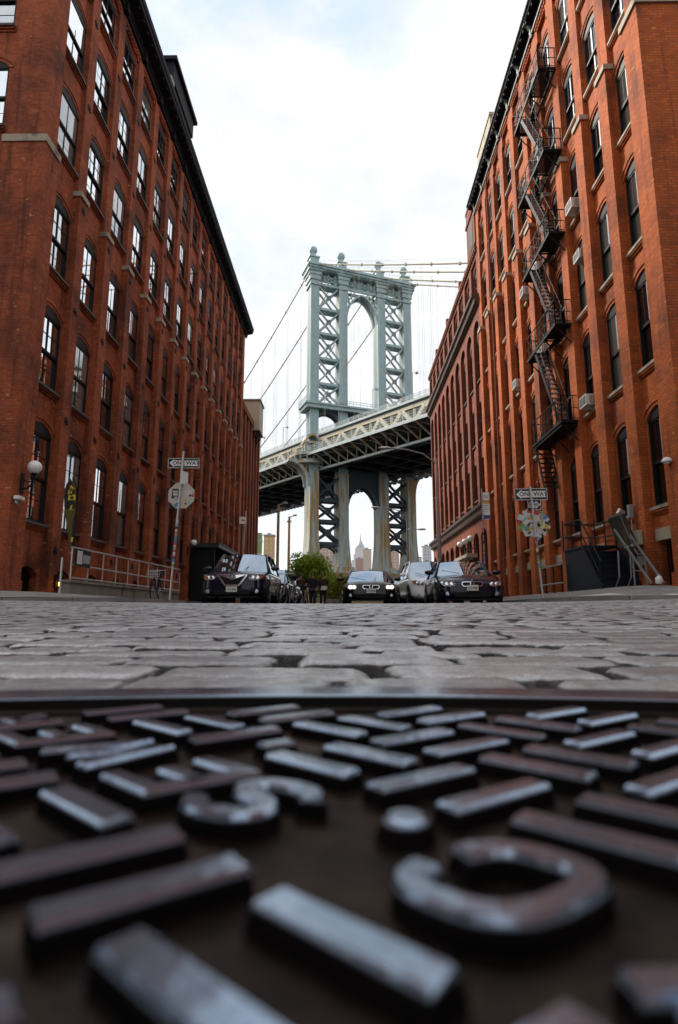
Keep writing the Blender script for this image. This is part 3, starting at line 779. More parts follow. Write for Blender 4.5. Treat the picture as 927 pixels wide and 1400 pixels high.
# ================================================================== darker arcaded building next along
ad = thing('arcaded_building', 'darker brick building with tall arcade piers, brown corbelled band and arched attic windows', 'building', (8.74,YR+ENDR+.02,0))
A1 = frame_of((0,0),(0,1),(-1,0)); Ar = frame_of((.20,0),(0,1),(-1,0)); wall = MB(); LA = 22.4
rowsD = [(1.3,-.2,4.6,.4),(1.35,7.4,9.9,.0),(1.35,11.2,13.7,.0),(1.35,15.2,17.9,.5),(1.25,21.1,22.7,.5)]
wmD = [window_meshes('arcade%d'%i, w, zp-zs, max(r_,.02), M['frame_rd'], M['glass_r'], M['stone_dk'], rows_t=1, rows_b=1, sill_d=.1) for i,(w,zs,zp,r_) in enumerate(rowsD)]
bays = []; ND = 10; SD = LA/ND
for k in range(ND): bays.append((k*SD+.32, (k+1)*SD-.32, (k+.5)*SD))
for (u0,u1,uc) in bays:
    ops = [(uc,w,zs,zp,r_) for w,zs,zp,r_ in rowsD]
    wall_bay(wall, Ar, u0, u1, -.9, 24.0, ops)
    for m_, (w_,zs,zp,r_) in zip(wmD, rowsD): put_window(m_, ad, Ar, uc, zs, (-1,0))
    arch_hood(wall, Ar, uc, 1.25, 22.7, .5)
for k in range(ND+1):
    a, b_ = max(0,k*SD-.32), min(LA, k*SD+.32)
    wall.fbox(A1, a, b_, -.42, 0, 6.75, 19.0); wall.fbox(A1, a, b_, -.42, .05, -.9, 5.9); wall.fbox(A1, a, b_, -.42, 0, 20.75, 23.5)
    if k < ND:   # giant arch spandrels on top of the arcade
        uc = (k+.5)*SD; w_ = SD-.64; ap = arch_pts(uc, w_, 18.4, w_/2, 10)
        for p, q in zip(ap, ap[1:]):
            wall.add([A1(p[0],0,p[1]),A1(q[0],0,q[1]),A1(q[0],0,19.9),A1(p[0],0,19.9),A1(p[0],-.4,p[1]),A1(q[0],-.4,q[1])], [(0,1,2,3),(0,1,5,4)])
        ap = arch_pts(uc, w_, 4.7, .45, 8)
        for p, q in zip(ap, ap[1:]):
            wall.add([A1(p[0],.05,p[1]),A1(q[0],.05,q[1]),A1(q[0],.05,5.9),A1(p[0],.05,5.9),A1(p[0],-.4,p[1]),A1(q[0],-.4,q[1])], [(0,1,2,3),(0,1,5,4)])
    wall.fbox(A1, a, b_, -.42, -.002, 19.0, 19.9)
wall.fbox(A1, 0, LA, -.45, -.02, 23.5, 24.4)
u = .05
while u < LA: wall.fbox(A1, u, u+.16, -.03, .1, 23.75, 23.95); u += .34
wall.fbox(A1, 0, LA, -.2, .14, 23.95, 24.15)
wall.fbox(A1, LA-.3, LA, -9, -.43, -.9, 24.3)
# taller first bay
wall.fbox(A1, 0, 2.4, -1.2, .08, 24.4, 28.0); wall.fbox(A1, 0, 2.45, -1.2, .16, 26.9, 27.15); wall.fbox(A1, 0, 2.45, -1.25, .12, 28.0, 28.25)
wall.build('wall', M['brick_d'], ad)
w5 = wmD[3]; 
for u in (1.1,): 
    hb = MB(); hb.fbox(A1, u-.55, u+.55, .085, .10, 24.6, 26.6); hb.build('attic_window', M['frame_rd'], ad)
M['corbel'] = simple('brown_terracotta', (.085,.045,.03), .7, var=.3, scale=3)
for z0 in (19.9, 5.9):
    bd = MB(); cornice(bd, A1, -.02, LA+.15, z0, [(-.1,0),(.10,0),(.16,.18),(.28,.24),(.34,.48),(.46,.54),(.50,.72),(-.1,.80)])
    u = .1
    while u < LA: bd.fbox(A1, u, u+.1, .14, .3, z0+.06, z0+.22); u += .27
    bd.build('corbel_band', M['corbel'], ad)
for u in (6.2,12.0,18):
    q = MB(); q.beam(A1(u,-.2,24.4),A1(u,-.2,25.2),.35); q.build('chimney', M['brick_d'], ad)
rf = MB(); rf.box(.5,9,.1,LA-.35,23.9,24.1); rf.build('roof', M['roofing'], ad)

# ================================================================== unseen blocks behind the camera, added to shade the street and fill reflections
for (nm, x, sg, mt, lab) in (('unseen_brick_block', -10.5, -1, 'brick_d', 'unseen plain brick block added to shade the street, near side of the cross street, on the left'), ('unseen_brick_block', 9.2, 1, 'brick_d', 'unseen plain brick block added to shade the street, near side of the cross street, on the right')):
    t = thing(nm, lab, 'building', (x,-5.5,0)); wall = MB()
    Fs = frame_of((0,0),(0,-1),(-sg,0)); Ff = frame_of((0,0),(sg,0),(0,1))
    rws = [(1.3,1.2,3.6,.25),(1.3,5.2,7.6,.25),(1.3,9.2,11.6,.25),(1.3,13.2,15.6,.25),(1.3,17.2,19.6,.25)]
    wms = [window_meshes('block'+str(sg)+str(i), w_, zp-zs, r_, M['frame_rd'], M['glass_r'], M['stone_dk']) for i,(w_,zs,zp,r_) in enumerate(rws)]
    for F_, od_ in ((Fs,(-sg,0)),(Ff,(0,1))):
        facade(t, wall, F_, od_, [(3.2*k,3.2*k+3.2,3.2*k+1.6) for k in range(8)], rws, -.6, 23.5, wms, hood=False)
    wall.box(min(0,sg*25.6), max(0,sg*25.6), -25.6,-25.3,-.6,23.5); wall.box(min(sg*.35,sg*25.6), max(sg*.35,sg*25.6),-25.2,-.35,23.2,23.4)
    wall.fbox(Fs,-.1,25.6,-.3,.25,23.5,24.3); wall.fbox(Ff,.3,25.6,-.3,.25,23.502,24.302)
    wall.build('wall', M[mt], t)
# ------------------------------------------------------------------ fire escape
fe = thing('fire_escape', 'black iron fire escape zigzagging down the orange brick wall with open landings', 'fire escape', (8.74,20.7,0))
LV = [6.95,10.83,14.7,18.4,22.25]
XO, XI, YA, YB = -.72, -.03, 0., 3.45       # outer edge, wall edge, near end, far end
def railing(mb, p, q, z, h=1.0, n=4, diag=True):
    p = Vector(p); q = Vector(q)
    for k in range(n+1):
        c_ = p+(q-p)*k/n; mb.beam((c_.x,c_.y,z),(c_.x,c_.y,z+h),.032)
    for zz in (h,.52,.12): mb.beam((p.x,p.y,z+zz),(q.x,q.y,z+zz),.030 if zz > .9 else .02)
    if diag:
        for k in range(n):
            a = p+(q-p)*k/n; b = p+(q-p)*(k+1)/n
            mb.beam((a.x,a.y,z+.12),(b.x,b.y,z+.52),.014); mb.beam((b.x,b.y,z+.12),(a.x,a.y,z+.52),.014)
            mb.beam((a.x,a.y,z+.52),(b.x,b.y,z+h),.014)
for i, z in enumerate(LV):
    mb = MB()
    for x in (XO, XI): mb.beam((x,YA,z),(x,YB,z),.05,.09)
    for y in (YA, YB): mb.beam((XO,y,z),(XI,y,z),.05,.09)
    y = YA+.06
    while y < YB:
        if 1.3 < y < 2.5 and i > 0: mb.beam((-.30,y,z),(XI,y,z),.035,.012)
        else: mb.beam((XO,y,z),(XI,y,z),.042,.012)
        y += .058
    for y in (YA+.1,1.3,2.5,YB-.1):
        mb.beam((XO+.02,y,z-.06),(XI+.02,y,z-.06),.05,.05); mb.beam((XO+.05,y,z-.08),(.0,y,z-.85),.035)
    if i == 0: mb.box(XO,XI,YA+.1,YB-.1,z-.16,z-.10)
    ln = mb.build('landing', M['cast'], fe)
    rl = MB(); railing(rl,(XO,YA),(XO,YB),z,1.0,6); railing(rl,(XO,YA),(XI,YA),z,1.0,1,False); railing(rl,(XO,YB),(XI,YB),z,1.0,1,False)
    for x in (-.5,-.27): rl.beam((x,YA,z),(x,YA,z+1.0),.016)
    rl.build('railing', M['cast'], ln)
    if i > 0:
        z1 = LV[i-1]; a = Vector((0,2.55,z)); b_ = Vector((0,.35,z1))
        st = MB()
        for x in (-.68,-.30): st.beam((x,a.y,a.z),(x,b_.y,b_.z),.03,.17)
        st.mi = 1
        n_ = 15
        for k in range(1,n_):
            c_ = a+(b_-a)*k/n_; st.box(-.66,-.32,c_.y-.10,c_.y+.09,c_.z-.012,c_.z+.012)
            st.box(-.66,-.32,c_.y-.105,c_.y-.095,c_.z-.03,c_.z+.012)
        so2 = st.build('stair', [M['cast'], M['steel_grey']], fe)
        hr = MB()
        for x in (-.69,-.29):
            up = Vector((x,0,.85)); hr.tube([a+up,b_+up],.017,6)
            for t in (.05,.35,.65,.95): c_ = a+(b_-a)*t; hr.beam((x,c_.y,c_.z),(x,c_.y,c_.z+.85),.02)
        hr.build('handrail', M['cast'], so2)
mb = MB()
a = Vector((0,3.2,6.95)); b_ = Vector((0,2.35,4.75))
for x in (-.68,-.08): mb.beam((x,a.y,a.z),(x,b_.y,b_.z),.035,.12)
for k in range(1,10): c_ = a+(b_-a)*k/10; mb.box(-.66,-.10,c_.y-.09,c_.y+.08,c_.z-.012,c_.z+.012)
mb.build('drop_stair', M['cast'], fe)
mb = MB()
for x,y in ((-.75,3.4),(-.75,2.9)): mb.beam((x,y,6.9),(x,y,4.7),.03)
for z in (4.75,5.4,6.1,6.7): mb.beam((-.75,2.9,z),(-.75,3.4,z),.022)
mb.build('counterweight_frame', M['cast'], fe)

# ------------------------------------------------------------------ window air conditioners
def aircon():
    r = thing('air_conditioner', '', 'air conditioner', (0,0,0), 0, 'window air conditioners on the orange warehouse')
    mb = MB(); mb.box(-.62,0,-.33,.33,0,.44); mb.box(-.64,-.621,-.35,.35,-.015,.455)
    o = mb.build('casing', M['cream_metal'], r)
    bv = o.modifiers.new('b','BEVEL'); bv.width = .012; bv.segments = 1
    v = MB()
    for y0,y1 in ((-.29,-.03),(.03,.29)): v.box(-.648,-.641,y0,y1,.06,.40)
    v.box(-.5,-.1,-.352,-.334,.08,.38); v.box(-.5,-.1,.334,.352,.08,.38)
    v.build('vent', M['black_paint'], r)
    s = MB()
    for k in range(8): s.box(-.655,-.648,-.29,.29,.08+k*.04,.088+k*.04)
    for k in range(7): s.box(-.5+k*.06,-.47+k*.06,-.358,-.353,.08,.38)
    s.build('slat', M['cream_metal'], r); return r
ac0 = aircon()
AC = [(19.9,15.0,'white air conditioner right of the fire escape, in the window below the pale pier caps'),
      (27.9,11.1,'white air conditioner left of the fire escape, out on its own between two piers'),
      (19.9,7.2,'white air conditioner right of the lowest fire escape stair'),
      (23.95,11.1,'white air conditioner seen just behind a fire escape landing'),
      (25.95,15.0,'small white air conditioner left of the fire escape, farthest one up the wall'),
      (23.95,15.0,'white air conditioner under a fire escape landing, beside the stringer of the stair'),
      (19.9,12.95,'white air conditioner set in the top half of a window')]
for i,(y,z,lab) in enumerate(AC):
    o = ac0 if i == 0 else copy_tree(ac0)
    o.scale = (.8,.86,.9); o.location = (9.0,y,z); o['label'] = lab
    if i == 6: o.scale = (.55,.8,.8)

# ------------------------------------------------------------------ wall globes and small wall things
M['bulb_wall'] = M['globe']
def globe_lamp(loc, sgn, lab, r=.19, group=None):
    """globe on a scrolled bracket; sgn = direction out of the wall"""
    t = thing('globe_lamp', lab, 'wall lamp', loc, 0, group)
    mb = MB(); mb.box(-.03,.03,-.09,.09,-.75,-.15)
    mb.tube([(0,0,-.6),(sgn*.16,0,-.62),(sgn*.30,0,-.5),(sgn*.36,0,-.3),(sgn*.36,0,-.17)],.028,8)
    mb.tube([(0,0,-.3),(sgn*.2,0,-.42),(sgn*.33,0,-.36)],.018,6)
    mb.lathe([(.05,-.2),(.09,-.19),(.10,-.15),(.08,-.13)],(sgn*.36,0,0),12)
    mb.build('bracket', M['cast'], t)
    mb = MB(); mb.ball((sgn*.36,0,r-.16),r,18); mb.build('globe', M['globe'], t, smooth=True); return t
globe_lamp((-9.88,17.05,4.27), 1, 'white globe lamp on a black bracket at the warehouse corner, biggest globe', .21)
globe_lamp((-9.9,35.8,4.15), 1, 'white globe lamp beside the green entrance canopy', .2)
for y in (42.3,40.5,38.7):
    globe_lamp((8.68,y,4.72), -1, {42.3:'farthest of three white globe lamps on the arcaded building',40.5:'middle one of three white globe lamps on the arcaded building',38.7:'nearest of three white globe lamps on the arcaded building'}[y], .22, 'three globe lamps over a shop')
t = thing('security_camera', 'small white security camera on the dark brick corner under the globe lamp', 'camera', (-9.86,16.8,3.2))
mb = MB(); mb.box(0,.05,-.05,.05,-.05,.1); mb.beam((.05,0,.04),(.16,0,.08),.03); mb.build('bracket', M['white_paint'], t)
mb = MB(); mb.box(.04,.2,-.2,.12,.06,.16); mb.build('camera_body', M['white_paint'], t)
t = thing('wall_lantern', 'small lit orange lantern low on the dark brick wall', 'lantern', (-9.86,19.6,.9))
M['flame'] = simple('lit_amber_lamp', (.9,.5,.12), .4, var=.05, emit=((1,.42,.06),5))
mb = MB(); mb.box(-.02,.04,-.08,.08,-.22,.3); mb.box(0,.26,-.1,.1,.26,.3); mb.box(.06,.24,-.09,.09,-.2,-.16)
for x in (.07,.23):
    for y in (-.08,.08): mb.beam((x,y,-.2),(x,y,.27),.016)
mb.build('lantern_cage', M['cast'], t)
mb = MB(); mb.lathe([(.03,-.10),(.055,-.05),(.055,.05),(.03,.1)],(.15,0,0),10); mb.build('lit_glass', M['flame'], t, smooth=True)
t = thing('dome_lamp', 'small pale dome lamp at the edge of the orange wall beside a dark window', 'wall lamp', (8.62,15.02,3.9))
mb = MB(); mb.lathe([(.14,0),(.13,.05),(.08,.11),(.02,.13)],(-.1,0,0),14); mb.box(-.05,.1,-.05,.05,-.02,.05); mb.build('shade', M['white_paint'], t, smooth=False)
mb = MB(); mb.lathe([(.06,-.05),(.08,-.02),(.08,0)],(-.1,0,0),12); mb.build('bulb', M['globe'], t)
t = thing('meter_box', 'pale electric meter box with conduit on the orange brick pier', 'meter box', (8.58,16.9,1.2))
mb = MB(); mb.box(-.12,.02,-.12,.12,.7,1.12); mb.build('box', M['stone'], t)
mb = MB(); mb.tube([(-.03,.35,1.75),(-.03,.34,1.2),(-.05,.28,.62),(-.05,.1,.42),(-.05,-.25,.40)],.022,6); mb.build('conduit', M['steel_grey'], t)
mb = MB(); mb.box(-.1,.02,.26,.42,1.55,1.95); mb.build('junction_box', M['steel_grey'], t)
mb = MB(); mb.box(-.11,.02,-.1,.05,.1,.36); mb.build('junction_box', M['steel_grey'], t)
t = thing('rubbish_bag', 'crumpled white plastic bag lying at the foot of the orange wall', 'bag', (8.3,15.55,.70))
bm = bmesh.new(); bmesh.ops.create_icosphere(bm, subdivisions=3, radius=.2)
for v in bm.verts:
    n_ = mnoise.noise(v.co*9)*.06+mnoise.noise(v.co*22)*.03; v.co *= 1+n_*4; v.co.z *= 1.1; v.co.z = max(v.co.z+.17,0); v.co.x *= .7; v.co *= .58
me = bpy.data.meshes.new('bag'); bm.to_mesh(me); bm.free(); me.materials.append(M['white_paint']); link('bag_skin', me, t)
mb = MB(); mb.lathe([(.03,.15),(.015,.19),(.04,.23),(.01,.22)],(0,0,.02),8); mb.build('tied_neck', M['white_paint'], t)

# ------------------------------------------------------------------ sign posts
M['sign_back'] = simple('bare_aluminium_sign', (.50,.47,.40), .5, .25, var=.15, scale=5, stain=(.33,.29,.22), stain_scale=(6,6,6))
STK = [simple('sticker_%d'%i, c, .5, var=.25, scale=30) for i,c in enumerate([(.55,.55,.53),(.02,.02,.02),(.50,.04,.03),(.05,.22,.45),(.55,.38,.03),(.12,.30,.12),(.35,.08,.20),(.15,.45,.45)])]
def one_way(name, parent, loc, W, Hh, arrow_left=True, rz=0, txt=True):
    p = MB(); p.box(-W/2,W/2,-.004,.004,-Hh/2,Hh/2); s = p.build(name, M['sign_black'], parent, loc); s.rotation_euler = (0,0,rz)
    b = MB()
    e = .012; 
    for (x0,x1,z0,z1) in ((-W/2+.006,W/2-.006,Hh/2-.006-e,Hh/2-.006),(-W/2+.006,W/2-.006,-Hh/2+.006,-Hh/2+.006+e),(-W/2+.006,-W/2+.006+e,-Hh/2+.02,Hh/2-.02),(W/2-.006-e,W/2-.006,-Hh/2+.02,Hh/2-.02)):
        b.box(x0,x1,-.0065,-.0045,z0,z1)
    b.build('border', M['sign_white'], s)
    k = -1 if arrow_left else 1
    a = MB(); hx = W*.45; hh = Hh*.42; bd_ = Hh*.27
    pts = [(k*hx,0),(k*(hx-hh*1.1),hh),(k*(hx-hh*.95),bd_),(-k*hx,bd_),(-k*hx,-bd_),(k*(hx-hh*.95),-bd_),(k*(hx-hh*1.1),-hh)]
    a.prism(pts,-.0065,-.0045); a.build('arrow', M['sign_white'], s)
    text_obj('lettering','ONE WAY',Hh*.50,M['sign_black'],s,(-k*W*.07,-.0075,0),xs=W/Hh*.36,bold=.004,ext=.0006)
    return s
def post(parent, h, lean=(0,0), r=.03):
    mb = MB(); mb.tube([(0,0,-.05),(lean[0],lean[1],h)], r, 8); return mb.build('pole', M['steel_pale'], parent)
def sticker(mb, x, y, z, w_, h_, a=0):
    c_, s_ = math.cos(a), math.sin(a)
    mb.add([(x+px*c_-pz*s_, y, z+px*s_+pz*c_) for px,pz in ((-w_/2,-h_/2),(w_/2,-h_/2),(w_/2,h_/2),(-w_/2,h_/2))],[(0,1,2,3)])
rs = random.Random(5)
def octagon(parent, loc, rad, rz, y=0.):
    mb = MB(); mb.prism([(rad*math.cos(R(22.5+45*k)), rad*math.sin(R(22.5+45*k))) for k in range(8)], -.003, .003)
    o = mb.build('octagon_sign', M['sign_back'], parent, loc); o.rotation_euler = (0,0,rz); return o
def pole_stickers(parent, lean, h, z0, z1, n):
    mb = MB()
    for i in range(n):
        z = z0+(z1-z0)*i/n+rs.uniform(-.02,.02); mb.mi = rs.randrange(len(STK)); hh = rs.uniform(.05,.12)
        cx_, cy_ = lean[0]*z/h, lean[1]*z/h
        mb.tube([(cx_,cy_,z),(cx_+lean[0]*hh/h,cy_+lean[1]*hh/h,z+hh)], .0325+.0004*(i%3), 10)
    mb.build('sticker', STK, parent)
# left corner
LX, LY = -4.85, 15.95
t = thing('sign_post', 'leaning sign post with one way sign above the bare octagon back of a stop sign', 'sign post', (LX,LY,.30), 0, 'street corner sign posts')
ln_ = (.2,0); HL = 4.2
post(t, HL, ln_); pole_stickers(t, ln_, HL, .9, 2.25, 22)
one_way('one_way_sign', t, (.20,.045,3.86), .90, .30, True, R(3))
mb = MB(); mb.box(-.13,.16,-.004,.004,-.19,.19); o = mb.build('side_sign', M['sign_white'], t, (.24,.0,3.42)); o.rotation_euler = (0,0,R(62))
oc = octagon(t, (.175,.045,2.92), .40, 0)
mb = MB()
mb.mi = 1; sticker(mb,-.17,-.004,.05,.2,.28,R(-4)); mb.mi = 0; sticker(mb,-.17,-.0055,.11,.15,.05); sticker(mb,-.17,-.0055,.03,.13,.07); sticker(mb,-.15,-.0055,-.06,.08,.05)
mb.mi = 0; sticker(mb,.2,-.004,.08,.2,.13,R(3)); mb.mi = 1; sticker(mb,.25,-.0055,.0,.06,.07,R(30)); mb.mi = 2; sticker(mb,.32,-.004,.0,.06,.09)
mb.mi = 3; sticker(mb,-.12,-.004,-.27,.15,.1,R(25)); mb.mi = 4; sticker(mb,.13,-.004,-.15,.05,.06); mb.mi = 7; sticker(mb,.22,-.004,-.2,.06,.07,R(40)); mb.mi = 1; sticker(mb,.13,-.004,-.24,.06,.05)
for i in range(len(mb.f)):
    q = MB(); q.mi = mb.m[i]; q.poly([mb.v[j] for j in mb.f[i]]); q.build('sticker', STK, oc, normals=False)
# right corner
RX, RY = 5.32, 15.9
t = thing('sign_post', 'sign post with two one way signs and an octagon covered all over in stickers', 'sign post', (RX,RY,.34), 0, 'street corner sign posts')
ln_ = (-.18,0); HR = 3.1
post(t, HR, ln_); pole_stickers(t, ln_, HR, .8, 1.7, 20)
one_way('one_way_sign', t, (-.15,.05,2.88), .90, .34, True, R(-6))
s_ = one_way('one_way_sign', t, (-.06,.07,2.58), .36, .30, False, R(-25))
oc = octagon(t, (-.13,.045,2.06), .40, 0); mb = MB()
for i in range(95):
    a = rs.uniform(0,2*math.pi); rr = .42*math.sqrt(rs.random()); mb.mi = rs.choice([0,0,0,0,0,0,0,0,0,1,1,2,3,4,5,7])
    sticker(mb, rr*math.cos(a), -.0045-.00012*i, rr*math.sin(a), rs.uniform(.06,.2), rs.uniform(.05,.13), rs.uniform(-1,1))
mb.build('sticker', STK, oc, normals=False)
# bus stop post
t = thing('sign_post', 'tall thin post with a white bus timetable panel banded yellow and purple', 'sign post', (4.95,20.8,.32))
post(t, 4.1, (0,0), .028)
mb = MB(); mb.box(.03,.27,-.006,.006,-.5,.5); p_ = mb.build('timetable_panel', M['sign_white'], t, (0,0,3.45))
M['yellow'] = simple('sign_yellow', (.50,.34,.03), .5); M['purple'] = simple('sign_purple', (.05,.03,.20), .5)
mb = MB(); mb.box(.035,.265,-.009,-.0065,.08,.22); mb.mi = 1; mb.box(.035,.265,-.009,-.0065,-.48,-.34)
mb.mi = 2
for z in (.36,.31,.0,-.07,-.14,-.21): mb.box(.06,.06+rs.uniform(.1,.18),-.009,-.0065,z,z+.03)
mb.build('panel_band', [M['yellow'], M['purple'], M['steel_grey']], p_)
pole_stickers(t, (0,0), 4, .5, 2.7, 14)
# far kerb sign on the left
t = thing('sign_post', 'plain grey post with small pale sign, leaning above the parked dark car', 'sign post', (-4.75,26,.3))
post(t, 4.2, (.15,0), .04)
mb = MB(); mb.box(-.28,.05,-.005,.005,-.16,.16); o = mb.build('sign_plate', M['sign_white'], t, (.14,-.05,3.75)); o.rotation_euler = (0,0,R(30))
mb = MB(); mb.box(-.2,0,-.009,-.006,-.02,.03); mb.build('legend', STK[2], o)

# ------------------------------------------------------------------ left kerbside: ramp wall with railing
t = thing('entrance_ramp', 'low concrete ramp wall along the dark brick warehouse', 'ramp', (-8.1,16.9,.3))
mb = MB(); mb.box(-.25,0,0,11.2,-.2,.52); mb.build('wall', M['concrete'], t)
mb = MB(); mb.box(-.30,.05,-.05,11.25,.522,.60); mb.build('coping', M['concrete'], t)
t = thing('metal_railing', 'galvanised pipe railing standing on the concrete ramp wall', 'railing', (-8.1,16.9,.9))
n_ = 10
for k in range(n_+1): mb = MB(); mb.tube([(0,.02+k*1.11,0),(0,.02+k*1.11,.95)],.026,8); mb.build('post', M['steel_pale'], t)
mb = MB()
for z in (.95,.45,.06): mb.tube([(0,-.02,z),(0,11.15,z+.12*(z>.9))],.028,8)
mb.build('rail', M['steel_pale'], t)
mb = MB(); mb.tube([(0,-.55,-.6),(0,-.55,.6)],.03,8); mb.build('end_post', M['steel_pale'], t)
t = thing('notice_board', 'dark framed notice panel with pale printed sheet hung on the railing', 'notice', (-8.05,17.0,1.32))
mb = MB(); mb.box(0,.03,0,.98,0,.5); mb.build('board', M['frame_l'], t)
mb = MB(); mb.box(.031,.035,.08,.42,.06,.46); mb.mi = 1; mb.box(.031,.035,.46,.95,.1,.36); mb.build('sheet', [STK[0], M['steel_grey']], t)
# feather flag
M['flag'] = simple('olive_banner', (.085,.075,.010), .8, var=.2); M['flag_dk'] = simple('dark_banner', (.014,.015,.012), .8); M['flag_mark'] = simple('yellow_print', (.62,.46,.02), .7)
t = thing('feather_flag', 'dark olive feather flag with yellow marks beside the first railing post', 'flag', (-8.35,17.5,.9))
mb = MB(); mb.tube([(0,0,-.5),(0,0,2.2),(-.05,0,2.9),(-.2,0,3.2)],.02,8); mb.build('pole', M['black_paint'], t)
xs_ = [(0,.35),(-.05,.8),(-.12,1.3),(-.2,1.8),(-.27,2.3),(-.30,2.7),(-.26,3.0),(-.18,3.17),(-.06,2.9),(0,2.4)]
mb = MB(); mb.prism(xs_, -.004, .004); fl = mb.build('banner', M['flag'], t); fl.scale = (1.45,1,1)
mb = MB(); mb.prism([(-.02,2.2),(-.24,2.2),(-.285,2.6),(-.26,2.95),(-.18,3.12),(-.07,2.85)],-.007,-.005); mb.prism([(0,.4),(0,2.1),(-.06,1.9),(-.05,1.0)],-.007,-.005); mb.build('dark_panel', M['flag_dk'], fl)
mb = MB()
def stroke2(pts, w_):
    for a,b in zip(pts, pts[1:]): mb.beam((a[0],-.009,a[1]),(b[0],-.009,b[1]),.004,w_,up=(0,1,0)) if False else mb.add([(a[0]-w_/2,-.009,a[1]-w_/2),(a[0]+w_/2,-.009,a[1]-w_/2),(b[0]+w_/2,-.009,b[1]+w_/2),(b[0]-w_/2,-.009,b[1]+w_/2)],[(0,1,2,3)])
stroke2([(-.15,2.72),(-.15,2.92)],.05); stroke2([(-.22,2.80),(-.07,2.83)],.05); stroke2([(-.20,2.70),(-.11,2.88)],.045)
stroke2([(-.18,2.5),(-.17,2.62)],.045); stroke2([(-.17,2.5),(-.06,2.5)],.045); stroke2([(-.06,2.5),(-.06,2.63)],.045); stroke2([(-.13,2.62),(-.07,2.64)],.04)
stroke2([(-.13,2.2),(-.11,2.3)],.04); stroke2([(-.15,2.18),(-.06,2.18)],.04)
stroke2([(-.05,1.2),(-.04,1.3)],.04); stroke2([(-.06,.85),(-.02,.86)],.04)
mb.build('yellow_mark', M['flag_mark'], fl, normals=False)
# canopy
t = thing('entrance_canopy', 'flat dark green metal canopy over a doorway in the dark brick wall', 'canopy', (-10,36.6,4.0))
M['green_metal'] = simple('dark_green_metal', (.018,.035,.025), .5, var=.3)
mb = MB(); mb.box(0,1.85,0,6.4,0,.22); mb.box(-.0,1.92,-.06,6.46,.22,.27); mb.build('deck', M['green_metal'], t)
mb = MB(); mb.box(.1,1.75,.1,6.3,-.03,-.002); mb.build('soffit', M['black_paint'], t)
mb = MB()
for y in (.4,3.2,6.0): mb.tube([(.05,y,2.0),(1.7,y,.25)],.02,6)
mb.build('hanger_rod', M['cast'], t)
# entrance enclosure under the canopy
t = thing('entrance_porch', 'black panelled entrance porch under the green canopy', 'porch', (-10,36.9,.2))
for y in (0,5.7): mb = MB(); mb.box(.0,1.55,y,y+.08,-.3,3.75); mb.build('side_panel', M['black_paint'], t)
mb = MB(); mb.box(.3,.36,.1,5.68,-.3,3.7); mb.build('door_panel', M['glass_r'], t)

# ------------------------------------------------------------------ right: steps, rails, conveyor
t = thing('entrance_steps', 'blue black metal steps with pipe handrails against the orange brick wall', 'steps', (7.45,17.0,.66))
sk = MB(); sk.add([(0,1.2,-.1),(0,2.75,-.1),(0,2.75,1.3),(0,1.2,1.3),(0,0,-.1),(.03,1.2,-.1),(.03,2.75,-.1),(.03,2.75,1.3),(.03,1.2,1.3),(.03,0,-.1)],
    [(0,1,2,3),(4,0,3),(5,8,7,6),(9,8,5),(3,2,7,8),(4,3,8,9)])
sk.build('side_panel', M['navy_paint'], t)
mb = MB(); mb.box(-.05,1.1,1.2,2.82,1.3,1.37); mb.beam((-.03,-.02,.0),(-.03,1.22,1.33),.06,.12); mb.beam((1.08,-.02,.0),(1.08,1.22,1.33),.06,.12); mb.build('landing', M['navy_paint'], t)
mb = MB()
for k in range(7): mb.box(.03,1.05,.03+k*.17,.24+k*.17,.17*k+.12,.17*k+.16); mb.box(.035,1.045,.05+k*.17,.06+k*.17,.17*k-.0,.17*k+.12)
mb.build('tread', M['navy_paint'], t)
mb = MB()
for x in (-.03,1.06):
    mb.tube([(x,-.05,.75),(x,1.15,2.1),(x,1.3,2.2),(x,2.78,2.25)],.025,8); mb.tube([(x,.1,.45),(x,1.2,1.7),(x,2.78,1.8)],.02,8)
    for y,z0,z1 in ((.05,.0,.85),(.6,.65,1.5),(1.25,1.3,2.2),(2.0,1.3,2.2),(2.76,1.3,2.4)): mb.tube([(x,y,z0),(x,y,z1)],.022,8)
mb.tube([(-.03,2.76,2.25),(1.06,2.76,2.25)],.025,8); mb.tube([(-.03,2.76,1.8),(1.06,2.76,1.8)],.02,8)
mb.build('handrail', M['navy_paint'], t)
t = thing('pipe_railing', 'dark pipe railing with two rails on the pavement before the metal steps', 'railing', (7.35,19.9,.62))
for y in (0,.8,1.6,2.3): mb = MB(); mb.tube([(0,y,-.1),(0,y,.95)],.026,8); mb.build('post', M['black_paint'], t)
mb = MB()
for z in (.95,.32): mb.tube([(0,-.05,z),(0,2.35,z)],.03,8)
mb.build('rail', M['steel_grey'], t)
t = thing('loading_conveyor', 'tilted grey steel hopper box on an inclined pair of rails by the steps', 'conveyor', (8.0,15.7,.70))
mb = MB()
mb.box(-.18,.18,-.17,.17,-.44,.44)
hp = mb.build('hopper', simple('dull_green_steel', (.055,.055,.045), .5, .3, var=.3, scale=4, stain=(.16,.13,.09)), t, (.10,1.25,1.62)); hp.rotation_euler = (R(-8),R(-15),R(14))
mb = MB(); mb.box(-.20,.20,-.19,.19,.442,.48); mb.tube([(.0,-.1,.5),(.12,-.1,.60),(.24,-.1,.5)],.05,8); mb.build('lid', M['steel_pale'], hp)
mb = MB(); mb.box(-.012,.012,-.182,-.171,-.44,.44); mb.build('seam', M['steel_pale'], hp)
mb = MB()
for x in (.02,.36): mb.beam((x+.1,-.1,.02),(x-.14,1.25,1.66),.035,.06)
mb.build('rail', M['steel_grey'], t)
mb = MB()
